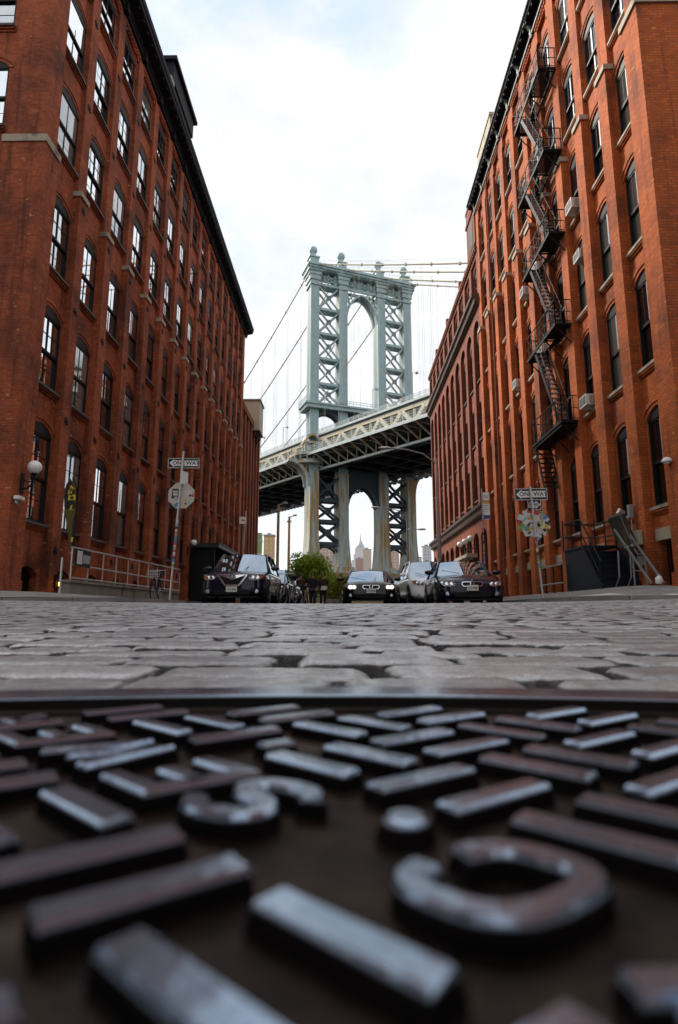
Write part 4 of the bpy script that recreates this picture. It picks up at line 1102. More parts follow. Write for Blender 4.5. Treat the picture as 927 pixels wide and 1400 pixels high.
for x in (.02,.36):
    mb.beam((x-.02,.55,.0),(x-.02,.55,.85),.035); mb.tube([(x-.2,1.3,0),(x-.22,1.0,.25),(x-.2,1.0,1.0)],.022,6)
mb.beam((.0,.55,.4),(.36,.55,.4),.03)
mb.build('leg', M['steel_grey'], t)
# shop hood on the arcaded building
t = thing('shop_hood', 'small pale shop hood on the arcaded building below the globe lamps', 'shop hood', (8.66,38.2,3.5))
mb = MB(); mb.box(-.75,0,0,4.6,0,.16); mb.box(-.7,0,.05,4.55,.16,.24); mb.build('deck', M['stone'], t)
for y in (.3,2.3,4.3): mb = MB(); mb.beam((-.65,y,-.02),(0,y,-.7),.05); mb.build('bracket', M['cast'], t)

# ------------------------------------------------------------------ street lamps and poles
def cobra(loc, h, lab, arms, grp='street lamps along the right kerb'):
    t = thing('street_lamp', lab, 'street lamp', loc, 0, grp)
    mb = MB(); mb.tube([(0,0,-.3),(0,0,h*.5),(-.02,0,h)],[.13,.10,.06],10); mb.lathe([(.2,-.3),(.2,.35),(.14,.5)],(0,0,0),10); mb.build('pole', M['steel_grey'], t)
    for (dx,dz,zo) in arms:
        mb = MB(); s = 1 if dx > 0 else -1
        mb.tube([(0,0,h+zo-.35),(dx*.3,0,h+zo+dz*.45),(dx*.65,0,h+zo+dz*.85),(dx,0,h+zo+dz)],.04,8); a = mb.build('arm', M['steel_grey'], t)
        q = MB(); x0 = dx
        q.lathe([(.05,-.1),(.11,.05),(.16,.3),(.14,.6),(.05,.72)],(0,0,0),10,'x'); hd = q.build('lamp_head', M['steel_pale'], a, (dx,0,h+zo+dz)); hd.scale = (s,1,.6)
cobra((5.15,32,.2), 8.35, 'tall grey street lamp with one long curved arm before the arcaded building', [(-2.6,.62,0)])
cobra((5.3,50,-.3), 8.7, 'farther street lamp with two curved arms under the bridge', [(-2.4,.55,0),(.9,-.2,-1.2)])
def wood_pole(loc, h, lab):
    t = thing('utility_pole', lab, 'pole', loc, 0, 'wooden poles before the bridge')
    mb = MB(); mb.tube([(0,0,-2),(0.03,0,h)],[.20,.14],10); mb.build('pole', M['wood'], t)
    mb = MB(); mb.box(-.25,.3,-.06,.06,h-.7,h-.5); mb.beam((0,0,h-.1),(.7,0,h+.15),.09); mb.box(.5,.95,-.12,.12,h+.08,h+.25); mb.build('fitting', M['steel_grey'], t)
M['wood'] = simple('weathered_pole_wood', (.30,.21,.09), .85, var=.3, scale=4)
wood_pole((-7.2,60,-.6), 11.7, 'nearer and taller wooden pole with a lamp head, left of the bridge leg')
wood_pole((-7.05,70,-.9), 12.3, 'farther thin wooden pole, between the tall one and the bridge leg')
# ------------------------------------------------------------------ cars
def carpaint(name, c, flake=.2):
    m, nt, b = newmat(name); b.inputs['Base Color'].default_value = (*c,1)
    b.inputs['Metallic'].default_value = flake; b.inputs['Roughness'].default_value = .35; b.inputs['Specular IOR Level'].default_value = .1
    b.inputs['Coat Weight'].default_value = .8; b.inputs['Coat IOR'].default_value = 1.42; b.inputs['Coat Roughness'].default_value = .03
    return m
M['tyre'] = simple('tyre_rubber', (.010,.010,.010), .8, spec=.2); M['rim'] = simple('alloy', (.35,.35,.36), .3, .9, var=.1)
M['chrome'] = simple('chrome', (.75,.76,.78), .12, 1.0, var=.03); M['plastic'] = simple('black_plastic', (.007,.007,.008), .6, spec=.2)
M['windscreen'] = glass('windscreen', .42, (.006,.008,.010), (.72,.85,1.0), wob=.0)
M['lens'] = simple('headlamp_lens', (.42,.44,.46), .12, .3, var=.35, scale=25, coat=1); M['amber'] = simple('amber_lens', (.55,.13,.02), .2, var=.2, coat=1)
M['lens_lit'] = simple('lit_headlamp', (.9,.9,.8), .2, var=.02, emit=((1,.94,.78),.8))
M['plate'] = simple('licence_plate', (.62,.62,.56), .4, var=.1); M['plate_ink'] = simple('plate_ink', (.04,.05,.10), .5)
M['badge_blue'] = simple('badge_blue', (.03,.14,.45), .3)
def car(label, loc, rz, paint, L=4.6, W=1.82, H=1.42, hood=.95, nose=.68, c0=1.15, c1=1.95, c2=3.45, c3=4.25, wb=(.82,3.6), wr=.33, roofw=.60, grille='kidney', lit=False, clear=.2, wagon=False, group='cars in the street', name='parked_car'):
    t = thing(name, label, 'car', loc, rz, group); hw = W/2
    fy_k = [(0,.0),(.62,.0+.02),(.78,.06),(.88,.16),(.95,.30),(1,.55)]
    def fy(x):                                   # front outline in plan
        s = abs(x)/hw
        for (a,ya),(b,yb) in zip(fy_k, fy_k[1:]):
            if s <= b: return ya+(yb-ya)*(s-a)/(b-a)
        return .6
    st = [(.0,.62,clear+.10,nose-.16,nose-.14),(.03,.72,clear+.04,nose-.07,nose-.04),(.10,.83,clear,nose-.01,nose+.05),(.30,.955,clear,nose+.05,nose+.12),(.62,1.0,clear,hood-.16,hood-.08),
          (c0+.02,1.0,clear,hood-.08,hood),(c1,1.0,clear,hood-.05,hood+.0),(c2,1.0,clear,hood-.03,hood+.02),(c3-.15,.99,clear,hood-.0,hood+.06),(L-.35,.97,clear+.04,hood-.0,hood+.05),(L-.06,.88,clear+.1,hood-.1,hood-.04),(L,.72,clear+.2,hood-.25,hood-.22)]
    mb = MB(); rings = []
    for (y,k,zb,zs,zt) in st:
        h_ = hw*k
        half = [(0,zb),(h_*.78,zb),(h_*.965,zb+.08),(h_,zb+.28*(zs-zb)+.06),(h_*.99,zb+.7*(zs-zb)),(h_*.95,zs-.015),(h_*.86,zs+.02),(h_*.5,zs+(zt-zs)*.75+.015),(0,zt+.01)]
        rings.append([(x,y,z) for x,z in half]+[(-x,y,z) for x,z in half[-2:0:-1]])
    nr = len(rings[0])
    mb.add([p for r in rings for p in r], [(i*nr+k,i*nr+(k+1)%nr,(i+1)*nr+(k+1)%nr,(i+1)*nr+k) for i in range(len(rings)-1) for k in range(nr)]+[tuple(range(nr))[::-1], tuple((len(rings)-1)*nr+k for k in range(nr))])
    bd = mb.build('body', paint, t); subsurf(bd, 2)
    # glasshouse
    rw_ = hw*roofw/.6*.68; bw_ = hw*.90
    zr = H-.045; zb = hood-.03
    def curve(y, hwid, z, bow, up, n=9): return [(-hwid+2*hwid*i/(n-1), y+bow*(2*i/(n-1)-1)**2, z-up*(2*i/(n-1)-1)**2) for i in range(n)]
    A = curve(c0, bw_, zb, .28, .02); B = curve(c1, rw_, zr, .13, .035)
    mid = [((a[0]+b[0])/2, (a[1]+b[1])/2-.02, (a[2]+b[2])/2+.02) for a,b in zip(A,B)]
    mb = MB(); n9 = 9; mb.add(A+mid+B, [(j*n9+i,j*n9+i+1,(j+1)*n9+i+1,(j+1)*n9+i) for j in range(2) for i in range(8)])
    mb.build('windscreen', M['windscreen'], t, smooth=True)
    Cc = curve(c2, rw_, zr, -.10, .035); Dd = curve(c3, bw_*.96, zb+.02, -.2, .02)
    mb = MB(); mb.add(Cc+Dd, [(i,i+1,n9+i+1,n9+i) for i in range(8)]); mb.build('rear_window', M['windscreen'], t, smooth=True)
    for s in (0,-1):
        mb = MB(); mb.add([A[s],B[s],Cc[s],Dd[s],(A[s][0],c1+.2,zb),(A[s][0],c2-.1,zb)],[(0,4,1),(4,5,2,1),(5,3,2)]); mb.build('side_window', M['windscreen'], t)
    mb = MB(); B2 = [(x*1.02,y,z+.008) for x,y,z in B]; C2 = [(x*1.02,y,z+.008) for x,y,z in Cc]
    M1 = [((b[0]+c[0])/2,(b[1]+c[1])/2,b[2]+.03) for b,c in zip(B2,C2)]
    mb.add(B2+M1+C2, [(j*n9+i,j*n9+i+1,(j+1)*n9+i+1,(j+1)*n9+i) for j in range(2) for i in range(8)])
    for s in (0,-1):
        mb.tube([A[s],mid[s],B2[s],M1[s],C2[s],Dd[s]],[.045,.04,.04,.035,.04,.05],8)
        mb.beam(((c_:=(A[s][0]+B[s][0])/2*1.06)*1.0, (c1+c2)/2, zb),(B2[s][0],(c1+c2)/2,zr),.05,.09)
    rf_ = mb.build('roof', paint, t, smooth=True)
    # wheels
    for y in wb:
        for s in (-1,1):
            ar = MB(); ar.lathe([(wr+.055,hw-.3),(wr+.06,hw-.01),(wr+.05,hw+.004)],(0,0,0),22,'x'); a = ar.build('wheel_arch', M['plastic'], t, (0,y,wr+.01)); a.scale = (s,1,1)
            ty = MB(); ty.lathe([(wr*.66,hw-.24),(wr*.93,hw-.235),(wr,hw-.20),(wr,hw-.03),(wr*.94,hw+.006),(wr*.68,hw+.012)],(0,0,0),24,'x')
            whl = ty.build('wheel', M['tyre'], t, (0,y,wr), smooth=False); whl.scale = (s,1,1)
            ri = MB(); ri.lathe([(wr*.67,hw-.02),(wr*.64,hw+.0),(wr*.6,hw-.03),(.05,hw-.02),(.04,hw+.012)],(0,0,0),20,'x')
            for k in range(5):
                a_ = 2*math.pi*k/5; ri.beam((hw+.0,.04*math.cos(a_),.04*math.sin(a_)),(hw+.0,wr*.63*math.cos(a_),wr*.63*math.sin(a_)),.02,.06,up=(1,0,0))
            ri.build('rim', M['rim'], whl)
    # front
    def face(name, pts, mat, off=.02, th=.03, par=None):
        mb = MB(); n_ = len(pts); q = [(x,fy(x)-off,z) for x,z in pts]; p2 = [(x,fy(x)+th,z) for x,z in pts]
        mb.add(q+p2, [tuple(range(n_))]+[(i,(i+1)%n_,(i+1)%n_+n_,i+n_) for i in range(n_)]); return mb.build(name, mat, par or t)
    def rect(x0,x1,z0,z1,n=5): return [(x0+(x1-x0)*i/n,z0) for i in range(n+1)]+[(x1+(x0-x1)*i/n,z1) for i in range(n+1)]
    zl = nose-.06
    for s in (-1,1):
        pts = [(s*hw*.52,zl-.07),(s*hw*.70,zl-.095),(s*hw*.86,zl-.05),(s*hw*.93,zl+.05),(s*hw*.84,zl+.075),(s*hw*.62,zl+.03),(s*hw*.50,zl+.0)]
        lp = face('headlight', pts, M['lens'], .03, .08)
        if grille in ('bar','wide'):
            face('amber_marker', [(s*hw*.86,zl-.035),(s*hw*.925,zl+.045),(s*hw*.84,zl+.06),(s*hw*.80,zl-.02)], M['amber'], .036, .02, lp)
        for k in (.60,.74):
            q = MB(); q.lathe([(.066 if lit else .062,.0),(.066,-.025),(.03,-.03)],(s*hw*k,fy(hw*k)-.028,zl-.025),12,'y'); q.build('projector', M['lens_lit'] if lit else M['chrome'], lp)
        fg = MB(); fg.lathe([(.07,.06),(.06,-.03),(.03,-.035)],(s*hw*.72,fy(hw*.72)+.02,clear+.16),12,'y'); fg.build('fog_lamp', M['lens'], t)
        mi = MB(); mi.lathe([(.02,-.02),(.085,.03),(.10,.12),(.075,.21),(.02,.24)],(0,0,0),10,'x'); mo = mi.build('wing_mirror', paint, t, (s*(hw-.02),c0+.35,hood+.07), smooth=True); mo.scale = (s,.8,.75)
    face('lower_grille', rect(-hw*.52,hw*.52,clear+.07,clear+.20), M['plastic'], .02)
    face('bumper_lip', rect(-hw*.8,hw*.8,clear-.02,clear+.03), M['plastic'], .03)
    if grille == 'kidney':
        for s in (-1,1):
            o_ = [(s*.03,zl-.09),(s*.24,zl-.085),(s*.29,zl-.03),(s*.27,zl+.04),(s*.05,zl+.045)]
            kg = face('kidney_grille', o_, M['chrome'], .035, .05)
            face('grille_mesh', [(s*.05,zl-.075),(s*.23,zl-.07),(s*.27,zl-.025),(s*.25,zl+.025),(s*.065,zl+.03)], M['plastic'], .042, .01, kg)
        q = MB(); q.lathe([(.045,.0),(.045,-.012),(.0401,-.013)],(0,.055,nose+.01),16,'y'); bg_ = q.build('badge', M['plastic'], t); bg_.rotation_euler = (R(-0),0,0)
        q = MB()
        for k in range(4):
            q.mi = k%2; q.add([(0,.0405,nose+.01)]+[(.033*math.cos(R(90*k+30*j)),.0405,nose+.01+.033*math.sin(R(90*k+30*j))) for j in range(4)],[(0,1,2),(0,2,3),(0,3,4)])
        q.build('badge_quarter', [M['sign_white'], M['badge_blue']], bg_, normals=False)
    else:
        w1, w2, g0, g1 = (.43,.20,zl-.25,zl+.08) if grille == 'bar' else (.50,.42,zl-.15,zl+.08)
        kg = face('grille', [(-w1,g1),(-w1*.97,g1-.05),(-w2,g0),(w2,g0),(w1*.97,g1-.05),(w1,g1)], M['chrome'], .03, .05)
        face('grille_mesh', [(-w1*.86,g1-.035),(-w2*.9,g0+.03),(w2*.9,g0+.03),(w1*.86,g1-.035)], M['plastic'], .038, .01, kg)
        if grille == 'bar':
            face('grille_bar', [(-w1*.92,g1-.02),(-.12,g1-.12),(0,g1-.16),(.12,g1-.12),(w1*.92,g1-.02),(.1,g1-.03),(-.1,g1-.03)], M['chrome'], .045, .02, kg)
            q = MB(); q.lathe([(.062,.0),(.062,-.012),(.045,-.014),(.045,.0)],(0,-.04,g1-.07),16,'y'); q.mi = 1
            q.beam((-.026,-.058,g1-.115),(-.006,-.058,g1-.03),.006,.016,up=(0,1,0)); q.beam((.026,-.058,g1-.115),(.006,-.058,g1-.03),.006,.016,up=(0,1,0)); q.beam((-.014,-.058,g1-.085),(.014,-.058,g1-.085),.006,.010,up=(0,1,0))
            q.build('badge', [M['plastic'], M['chrome']], kg)
        else:
            for z in (zl-.08,zl+.0): face('grille_bar', rect(-.44,.44,z,z+.035), M['chrome'], .046, .01, kg)
    pz = clear+.24 if grille != 'bar' else clear+.14
    q = MB(); q.box(-.155,.155,-.062,-.052,pz,pz+.15); pp = q.build('licence_plate', M['plate'], t)
    text_obj('plate_number', 'LTG 4908', .085, M['plate_ink'], pp, (0,-.064,pz+.065), xs=.72, bold=.002, ext=.0005)
    q = MB()
    for s in (-1,1): q.tube([(s*.05+.1*s,c0-.02,hood+.015),(s*.45-.2,c0+.22,hood+.13)],.008,5)
    q.build('wiper', M['plastic'], t)
    return t
M['paint_blue'] = carpaint('midnight_blue_paint', (.004,.006,.022)); M['paint_black'] = carpaint('black_car_paint', (.004,.004,.005)); M['paint_white'] = carpaint('white_car_paint', (.92,.92,.91), 0.)
M['paint_plum'] = carpaint('dark_plum_paint', (.010,.005,.008))
gz = lambda x,y: prof(y)+.0
car('dark blue sport utility car with chrome winged grille parked by the green canopy', (-3.22,16.3,.14), R(0), M['paint_blue'], L=4.66, W=1.89, H=1.66, hood=1.06, nose=.86, c0=1.05, c1=1.85, c2=3.6, c3=4.35, wr=.36, roofw=.62, grille='bar', clear=.24)
car('black car with twin chrome kidney grille parked before the white one', (3.42,15.9,.10), R(-2), M['paint_blue'], L=4.55, W=1.82, H=1.45, hood=.96, nose=.70)
car('low black coupe with lit headlights driving up the middle of the street', (.82,19.6,.15), R(0), M['paint_black'], L=4.9, W=1.90, H=1.38, hood=.92, nose=.72, c0=1.35, c1=2.2, c2=3.5, c3=4.5, lit=True, name='moving_car')
car('white sport utility car parked between two black cars on the right', (3.30,20.9,.15), R(2), M['paint_white'], L=5.0, W=2.0, H=1.80, hood=1.14, nose=.92, c0=1.1, c1=1.85, c2=4.0, c3=4.7, wr=.38, roofw=.64, grille='wide', clear=.25)
car('black car parked farthest back on the right behind the white one', (3.0,26.6,.12), R(0), M['paint_black'], L=4.6, W=1.85, H=1.52, hood=1.0, nose=.75, grille='wide')
car('black car parked directly behind the dark blue sport utility car', (-3.15,21.8,.15), R(0), M['paint_black'], L=4.5, W=1.85, H=1.56, hood=1.02, nose=.80, grille='wide')
car('dark car farthest back in the row on the left', (-3.05,27.4,.12), R(0), M['paint_plum'], L=4.5, W=1.82, H=1.55, hood=1.0, nose=.78, grille='wide')

# ------------------------------------------------------------------ bicycles
def bicycle(label, loc, rz, mat, basket=False):
    t = thing('bicycle', label, 'bicycle', loc, rz, 'bicycles at the kerb')
    def torus(name, y, r):
        mb = MB(); n_ = 28
        mb.tube([(0,y+r*math.cos(2*math.pi*k/n_),r+r*math.sin(2*math.pi*k/n_)) for k in range(n_+1)],.02,6,False); w_ = mb.build(name, M['tyre'], t)
        mb = MB()
        mb.tube([(0,y+(r-.03)*math.cos(2*math.pi*k/n_),r+(r-.03)*math.sin(2*math.pi*k/n_)) for k in range(n_+1)],.012,5,False)
        for k in range(14): a = 2*math.pi*k/14; mb.beam((0,y,r),(0,y+(r-.03)*math.cos(a),r+(r-.03)*math.sin(a)),.003)
        mb.lathe([(.02,-.05),(.02,.05)],(0,y,r),8,'x'); mb.build('rim', M['rim'], w_)
    torus('front_wheel', 0, .34); torus('rear_wheel', 1.02, .34)
    mb = MB(); P = dict(fw=(0,0,.34), rw=(0,1.02,.34), bb=(0,.58,.29), hd=(0,.16,.78), hb=(0,.2,.68), st=(0,.74,.80))
    for a,b in (('bb','hb'),('bb','st'),('hd','st')): mb.tube([P[a],P[b]],.017,7)
    for x in (-.06,.06): mb.tube([(x,0,.34),(x*.6,.13,.68)],.012,6); mb.tube([(x,1.02,.34),(x*.3,.74,.78)],.009,6); mb.tube([(x,1.02,.34),(x*.6,.58,.29)],.010,6)
    mb.tube([(0,.13,.66),(0,.19,.98)],.018,7); mb.build('frame', mat, t)
    mb = MB(); mb.tube([(-.29,.28,1.0),(-.22,.2,1.01),(0,.16,1.0),(.22,.2,1.01),(.29,.28,1.0)],.013,7); mb.build('handlebar', M['steel_pale'], t)
    mb = MB(); mb.tube([(0,.75,.80),(0,.77,.92)],.013,6); mb.lathe([(.02,-.14),(.05,-.1),(.08,.06),(.07,.12),(.02,.14)],(0,.77,.94),9,'y'); mb.build('saddle', M['plastic'], t)
    mb = MB(); mb.lathe([(.09,-.01),(.09,.01)],(.05,.58,.29),14,'x'); mb.beam((.07,.58,.29),(.07,.66,.14),.015); mb.beam((-.07,.58,.29),(-.07,.50,.44),.015); mb.box(.06,.15,.62,.70,.12,.15); mb.box(-.15,-.06,.46,.54,.42,.45); mb.build('crank', M['steel_grey'], t)
    if basket:
        mb = MB()
        for z in (.78,.86,.95):
            for (a,b) in (((-.17,-.2),(.17,-.2)),((.17,-.2),(.17,.08)),((.17,.08),(-.17,.08)),((-.17,.08),(-.17,-.2))): mb.beam((*a,z),(*b,z),.012)
        for x in np.linspace(-.17,.17,7): mb.beam((x,-.2,.78),(x,-.2,.95),.008); mb.beam((x,.08,.78),(x,.08,.95),.008)
        mb.box(-.17,.17,-.2,.08,.77,.78); mb.build('basket', M['steel_pale'], t)
    return t
bicycle('black bicycle with a wire basket leaning by the pipe railing', (-6.55,19.6,.36), R(4), M['black_paint'], True)
bicycle('bicycle with pale wheel rims standing beside the dark blue car', (-2.02,18.2,.15), R(-24), M['steel_grey'])

# ------------------------------------------------------------------ people
SKIN = simple('skin', (.42,.24,.16), .6, var=.1); HAIR = simple('dark_hair', (.012,.009,.008), .6)
def skin_mesh(name, verts, edges, radii, mat, parent, lv=1):
    me = bpy.data.meshes.new(name); me.from_pydata(verts, edges, []); me.update(); me.materials.append(mat)
    o = link(name, me, parent)
    md = o.modifiers.new('skin', 'SKIN'); md.use_smooth_shade = True
    for i, r in enumerate(radii):
        sv = me.skin_vertices[0].data[i]; sv.radius = (r, r) if not isinstance(r, tuple) else r; sv.use_root = (i == 0)
    s = o.modifiers.new('sub', 'SUBSURF'); s.levels = lv; s.render_levels = lv
    return o
def person(label, loc, rz, h, coat, trousers, stride=.0, bent=.0, bag=None):
    t = thing('person', label, 'person', loc, rz, None); k = h/1.72
    V = {}; 
    def v(n,x,y,z,r): V[n] = ((x*k,y*k,z*k), r)
    v('pelvis',0,0,.93,(.15,.11)); v('waist',0,0,1.08,(.135,.10)); v('chest',0,-.01,1.28,(.165,.115)); v('neckb',0,0,1.44,.065); v('neck',0,-.01,1.50,.055)
    v('head0',0,-.015,1.57,.075); v('head1',0,-.01,1.65,.088); v('head2',0,0,1.70,.06)
    for s,n in ((-1,'l'),(1,'r')):
        v(n+'sh',s*.18,0,1.40,.062); v(n+'el',s*.24,.03,1.12,.045); v(n+'wr',s*.22,-.08-bent*.14,.90+bent*.14,.030); v(n+'pa',s*.215,-.12-bent*.2,.83+bent*.16,.032)
        for j,(dx,l,dy) in enumerate(((-.03,.05,-.03),(-.015,.085,-.01),(0,.092,0),(.014,.085,.008),(.026,.068,.012))):
            v(n+'f%d'%j, s*(.215+dx*-.4), -.135-bent*.2+dx*.9+dy*.3, .83+bent*.16-l, .0095)
        sy = stride*s
        v(n+'hip',s*.09,0,.88,.095); v(n+'kn',s*.10,-.02-sy*.35,.50,.062); v(n+'an',s*.105,.02-sy*.9+abs(sy)*.1,.09,.042); v(n+'to',s*.115,-.15-sy*.9,.035,.038)
    nm = list(V); ix = {n:i for i,n in enumerate(nm)}
    E_ = [('pelvis','waist'),('waist','chest'),('chest','neckb'),('neckb','neck'),('neck','head0'),('head0','head1'),('head1','head2')]
    for n in 'lr':
        E_ += [('chest',n+'sh'),(n+'sh',n+'el'),(n+'el',n+'wr'),(n+'wr',n+'pa'),('pelvis',n+'hip'),(n+'hip',n+'kn'),(n+'kn',n+'an'),(n+'an',n+'to')]+[(n+'pa',n+'f%d'%j) for j in range(5)]
    sc = lambda r, a=0: tuple((q+a)*k for q in r) if isinstance(r, tuple) else (r+a)*k
    skin_mesh('body', [V[n][0] for n in nm], [(ix[a],ix[b]) for a,b in E_], [sc(V[n][1]) for n in nm], SKIN, t, 1)
    def cloth(name, names, edges, add, mat):
        ii = {n:i for i,n in enumerate(names)}
        skin_mesh(name, [V[n][0] for n in names], [(ii[a],ii[b]) for a,b in edges], [sc(V[n][1],add) for n in names], mat, t, 1)
    cloth('coat', ['waist','pelvis','chest','neckb','lsh','lel','lwr','rsh','rel','rwr'], [('pelvis','waist'),('waist','chest'),('chest','neckb'),('chest','lsh'),('lsh','lel'),('lel','lwr'),('chest','rsh'),('rsh','rel'),('rel','rwr')], .022, coat)
    cloth('trousers', ['pelvis','lhip','lkn','lan','rhip','rkn','ran'], [('pelvis','lhip'),('lhip','lkn'),('lkn','lan'),('pelvis','rhip'),('rhip','rkn'),('rkn','ran')], .016, trousers)
    cloth('shoe', ['lan','lto'], [('lan','lto')], .012, M['plastic']); cloth('shoe', ['ran','rto'], [('ran','rto')], .012, M['plastic'])
    mb = MB(); mb.lathe([(.088,-.06),(.103,.0),(.098,.06),(.06,.105),(.001,.12)],(0,.022*k,1.64*k),12); hr_ = mb.build('hair', HAIR, t, smooth=True)
    mb = MB(); mb.lathe([(.006,-.02),(.016,-.008),(.012,.01),(.005,.035)],(0,-.105*k,1.615*k),8); mb.build('nose', SKIN, t, smooth=True)
    mb = MB()
    for s in (-1,1): mb.ball((s*.033*k,-.088*k,1.65*k),.012,8)
    mb.build('eye', HAIR, t, smooth=True)
    mb = MB(); mb.box(-.025*k,.025*k,-.101*k,-.09*k,1.568*k,1.578*k); mb.build('mouth', simple('lips', (.25,.08,.07), .5), t)
    return t
CO = lambda n,c: simple(n, c, .85, var=.2, scale=12)
person('person in a dark red brown coat standing left of the other two', (-2.30,29.2,.12), R(20), 1.70, CO('maroon_coat',(.045,.012,.010)), CO('black_trousers',(.01,.01,.012)), .12)
person('person in black coat and dark blue jeans between the other two people', (-1.67,28.7,.12), R(-12), 1.73, CO('black_coat',(.008,.008,.009)), CO('dark_jeans',(.012,.018,.04)), .2, .4)
p3 = person('person in a brown black coat holding a pale bag, closest to the green bush', (-1.17,29.0,.12), R(-5), 1.72, CO('brown_coat',(.028,.016,.011)), CO('charcoal_trousers',(.012,.012,.013)), .1, .9)
tb = thing('handbag', 'pale handbag held by the person nearest the green bush', 'bag', (-1.12,28.77,1.01))
mb = MB(); mb.add([(-.16,-.05,0),(.16,-.05,0),(.16,.05,0),(-.16,.05,0),(-.12,-.03,.2),(.12,-.03,.2),(.12,.03,.2),(-.12,.03,.2)],[(3,2,1,0),(4,5,6,7),(0,1,5,4),(1,2,6,5),(2,3,7,6),(3,0,4,7)]); mb.build('bag_body', STK[0], tb)
mb = MB(); mb.tube([(-.09,0,.19),(-.06,0,.3),(.06,0,.3),(.09,0,.19)],.012,6); mb.build('strap', M['plastic'], tb)
t = thing('stone_block', 'pale grey stone block on the road beside the low black coupe', 'stone block', (-.62,26.2,.1))
bm = bmesh.new(); bmesh.ops.create_cube(bm, size=1); bmesh.ops.bevel(bm, geom=list(bm.edges), offset=.08, segments=2, affect='EDGES')
for v in bm.verts: v.co = Vector((v.co.x*.62, v.co.y*.5, v.co.z*.42+.2))+Vector((mnoise.noise(v.co*3)*.03,0,mnoise.noise(v.co*4)*.03))
me = bpy.data.meshes.new('block'); bm.to_mesh(me); bm.free(); me.materials.append(M['concrete']); link('block', me, t)

# ------------------------------------------------------------------ greenery at the end of the street
def leafmat(name, lo, hi):
    m, nt, b = newmat(name); at = nt.nodes.new('ShaderNodeAttribute'); at.attribute_name = 'tone'
    nt.links.new(mix(nt, at.outputs['Fac'], lo, hi), b.inputs['Base Color']); b.inputs['Roughness'].default_value = .5
    b.inputs['Specular IOR Level'].default_value = .3
    tr = nt.nodes.new('ShaderNodeBsdfTranslucent'); nt.links.new(mix(nt, at.outputs['Fac'], tuple(x*1.2 for x in lo), tuple(min(1,x*1.3) for x in hi)), tr.inputs[0])
    ms = nt.nodes.new('ShaderNodeMixShader'); ms.inputs[0].default_value = .45; nt.links.new(b.outputs[0], ms.inputs[1]); nt.links.new(tr.outputs[0], ms.inputs[2])
    nt.links.new(ms.outputs[0], nt.nodes['Material Output'].inputs[0])
    return m
M['leaf'] = leafmat('bush_leaf', (.14,.22,.02), (.44,.56,.07)); M['leaf_y'] = leafmat('yellow_bush_leaf', (.15,.18,.015), (.42,.44,.07))
M['bark'] = simple('bark', (.07,.05,.035), .9)
def shrub(name, label, cat, loc, rx, ry, rz_, n, size, mat, seed, group=None, trunk=.5):
    rg_ = np.random.default_rng(seed); t = thing(name, label, cat, loc, 0, group)
    lobes = [(rg_.uniform(-.55,.55)*rx, rg_.uniform(-.5,.5)*ry, rg_.uniform(.35,1.0)*rz_, rg_.uniform(.35,.6)) for _ in range(16)]
    V = []; F_ = []; T = []
    for i in range(n):
        l = lobes[rg_.integers(len(lobes))]
        d = rg_.normal(size=3); d /= np.linalg.norm(d); rr = rg_.random()**.45
        p = np.array([l[0]+d[0]*rr*l[3]*rx*.75, l[1]+d[1]*rr*l[3]*ry*.75, l[2]+d[2]*rr*l[3]*rz_*.62])
        if p[2] < .05: continue
        a = rg_.normal(size=3); a /= np.linalg.norm(a); b_ = np.cross(a, rg_.normal(size=3)); b_ /= np.linalg.norm(b_)
        s = size*rg_.uniform(.6,1.4); o = len(V)
        V += [tuple(p-a*s), tuple(p+b_*s*.42), tuple(p+a*s), tuple(p-b_*s*.42)]; F_.append((o,o+1,o+2,o+3)); tn = cl(rg_.random()); T += [tn]*4
    me = bpy.data.meshes.new('crown'); me.from_pydata(V,[],F_); at = me.attributes.new('tone','FLOAT','POINT'); at.data.foreach_set('value',T); me.materials.append(mat)
    link('crown', me, t)
    mb = MB()
    for l in lobes[:10]: mb.tube([(l[0]*.08,l[1]*.08,-.6),(l[0]*.4,l[1]*.4,l[2]*.5),(l[0],l[1],l[2])],[.09*trunk+.02,.05*trunk+.015,.015],6)
    mb.build('trunk', M['bark'], t); return t
shrub('round_bush', 'big round green bush behind the three people', 'bush', (-3.0,50,.0), 2.5,2.1,4.3, 9000, .14, M['leaf'], 3)
shrub('low_bush', 'lower yellow green bush to the right of the big bush', 'bush', (-1.25,53,-.6), 1.6,1.5,3.3, 4500, .12, M['leaf_y'], 4)
shrub('low_bush', 'small yellowish bush on the left below the wooden poles', 'bush', (-6.2,60,-.9), 1.7,1.6,3.6, 3000, .14, M['leaf_y'], 6)
# ------------------------------------------------------------------ suspension bridge
def steel(name, c, rust, amt=(.55,.68), sc=(.9,.9,.07), rough=.55):
    m, nt, b = newmat(name); co = objco(nt)
    base_ = mix(nt, noise(nt, co, .8, 5), tuple(x*.72 for x in c), tuple(min(1,x*1.22) for x in c))
    f = ramp(nt, noise(nt, scaled(nt, co, sc), 1.0, 6, .6), *amt)
    nt.links.new(mix(nt, f, base_, rust), b.inputs['Base Color']); b.inputs['Roughness'].default_value = rough
    return m
M['br'] = steel('bridge_blue_grey', (.29,.395,.40), (.34,.28,.17), (.57,.72))
M['br_low'] = steel('bridge_stained_pale', (.36,.42,.40), (.34,.20,.06), (.47,.60))
M['br_shade'] = steel('bridge_shaded_teal', (.022,.040,.047), (.06,.045,.03), (.6,.8))  # darker copy of the steel, shade of the lower tower painted in
M['br_cream'] = steel('bridge_cream', (.72,.64,.46), (.36,.27,.15), (.58,.75))
M['br_pale'] = steel('bridge_pale_green', (.52,.58,.56), (.30,.27,.20), (.6,.8))
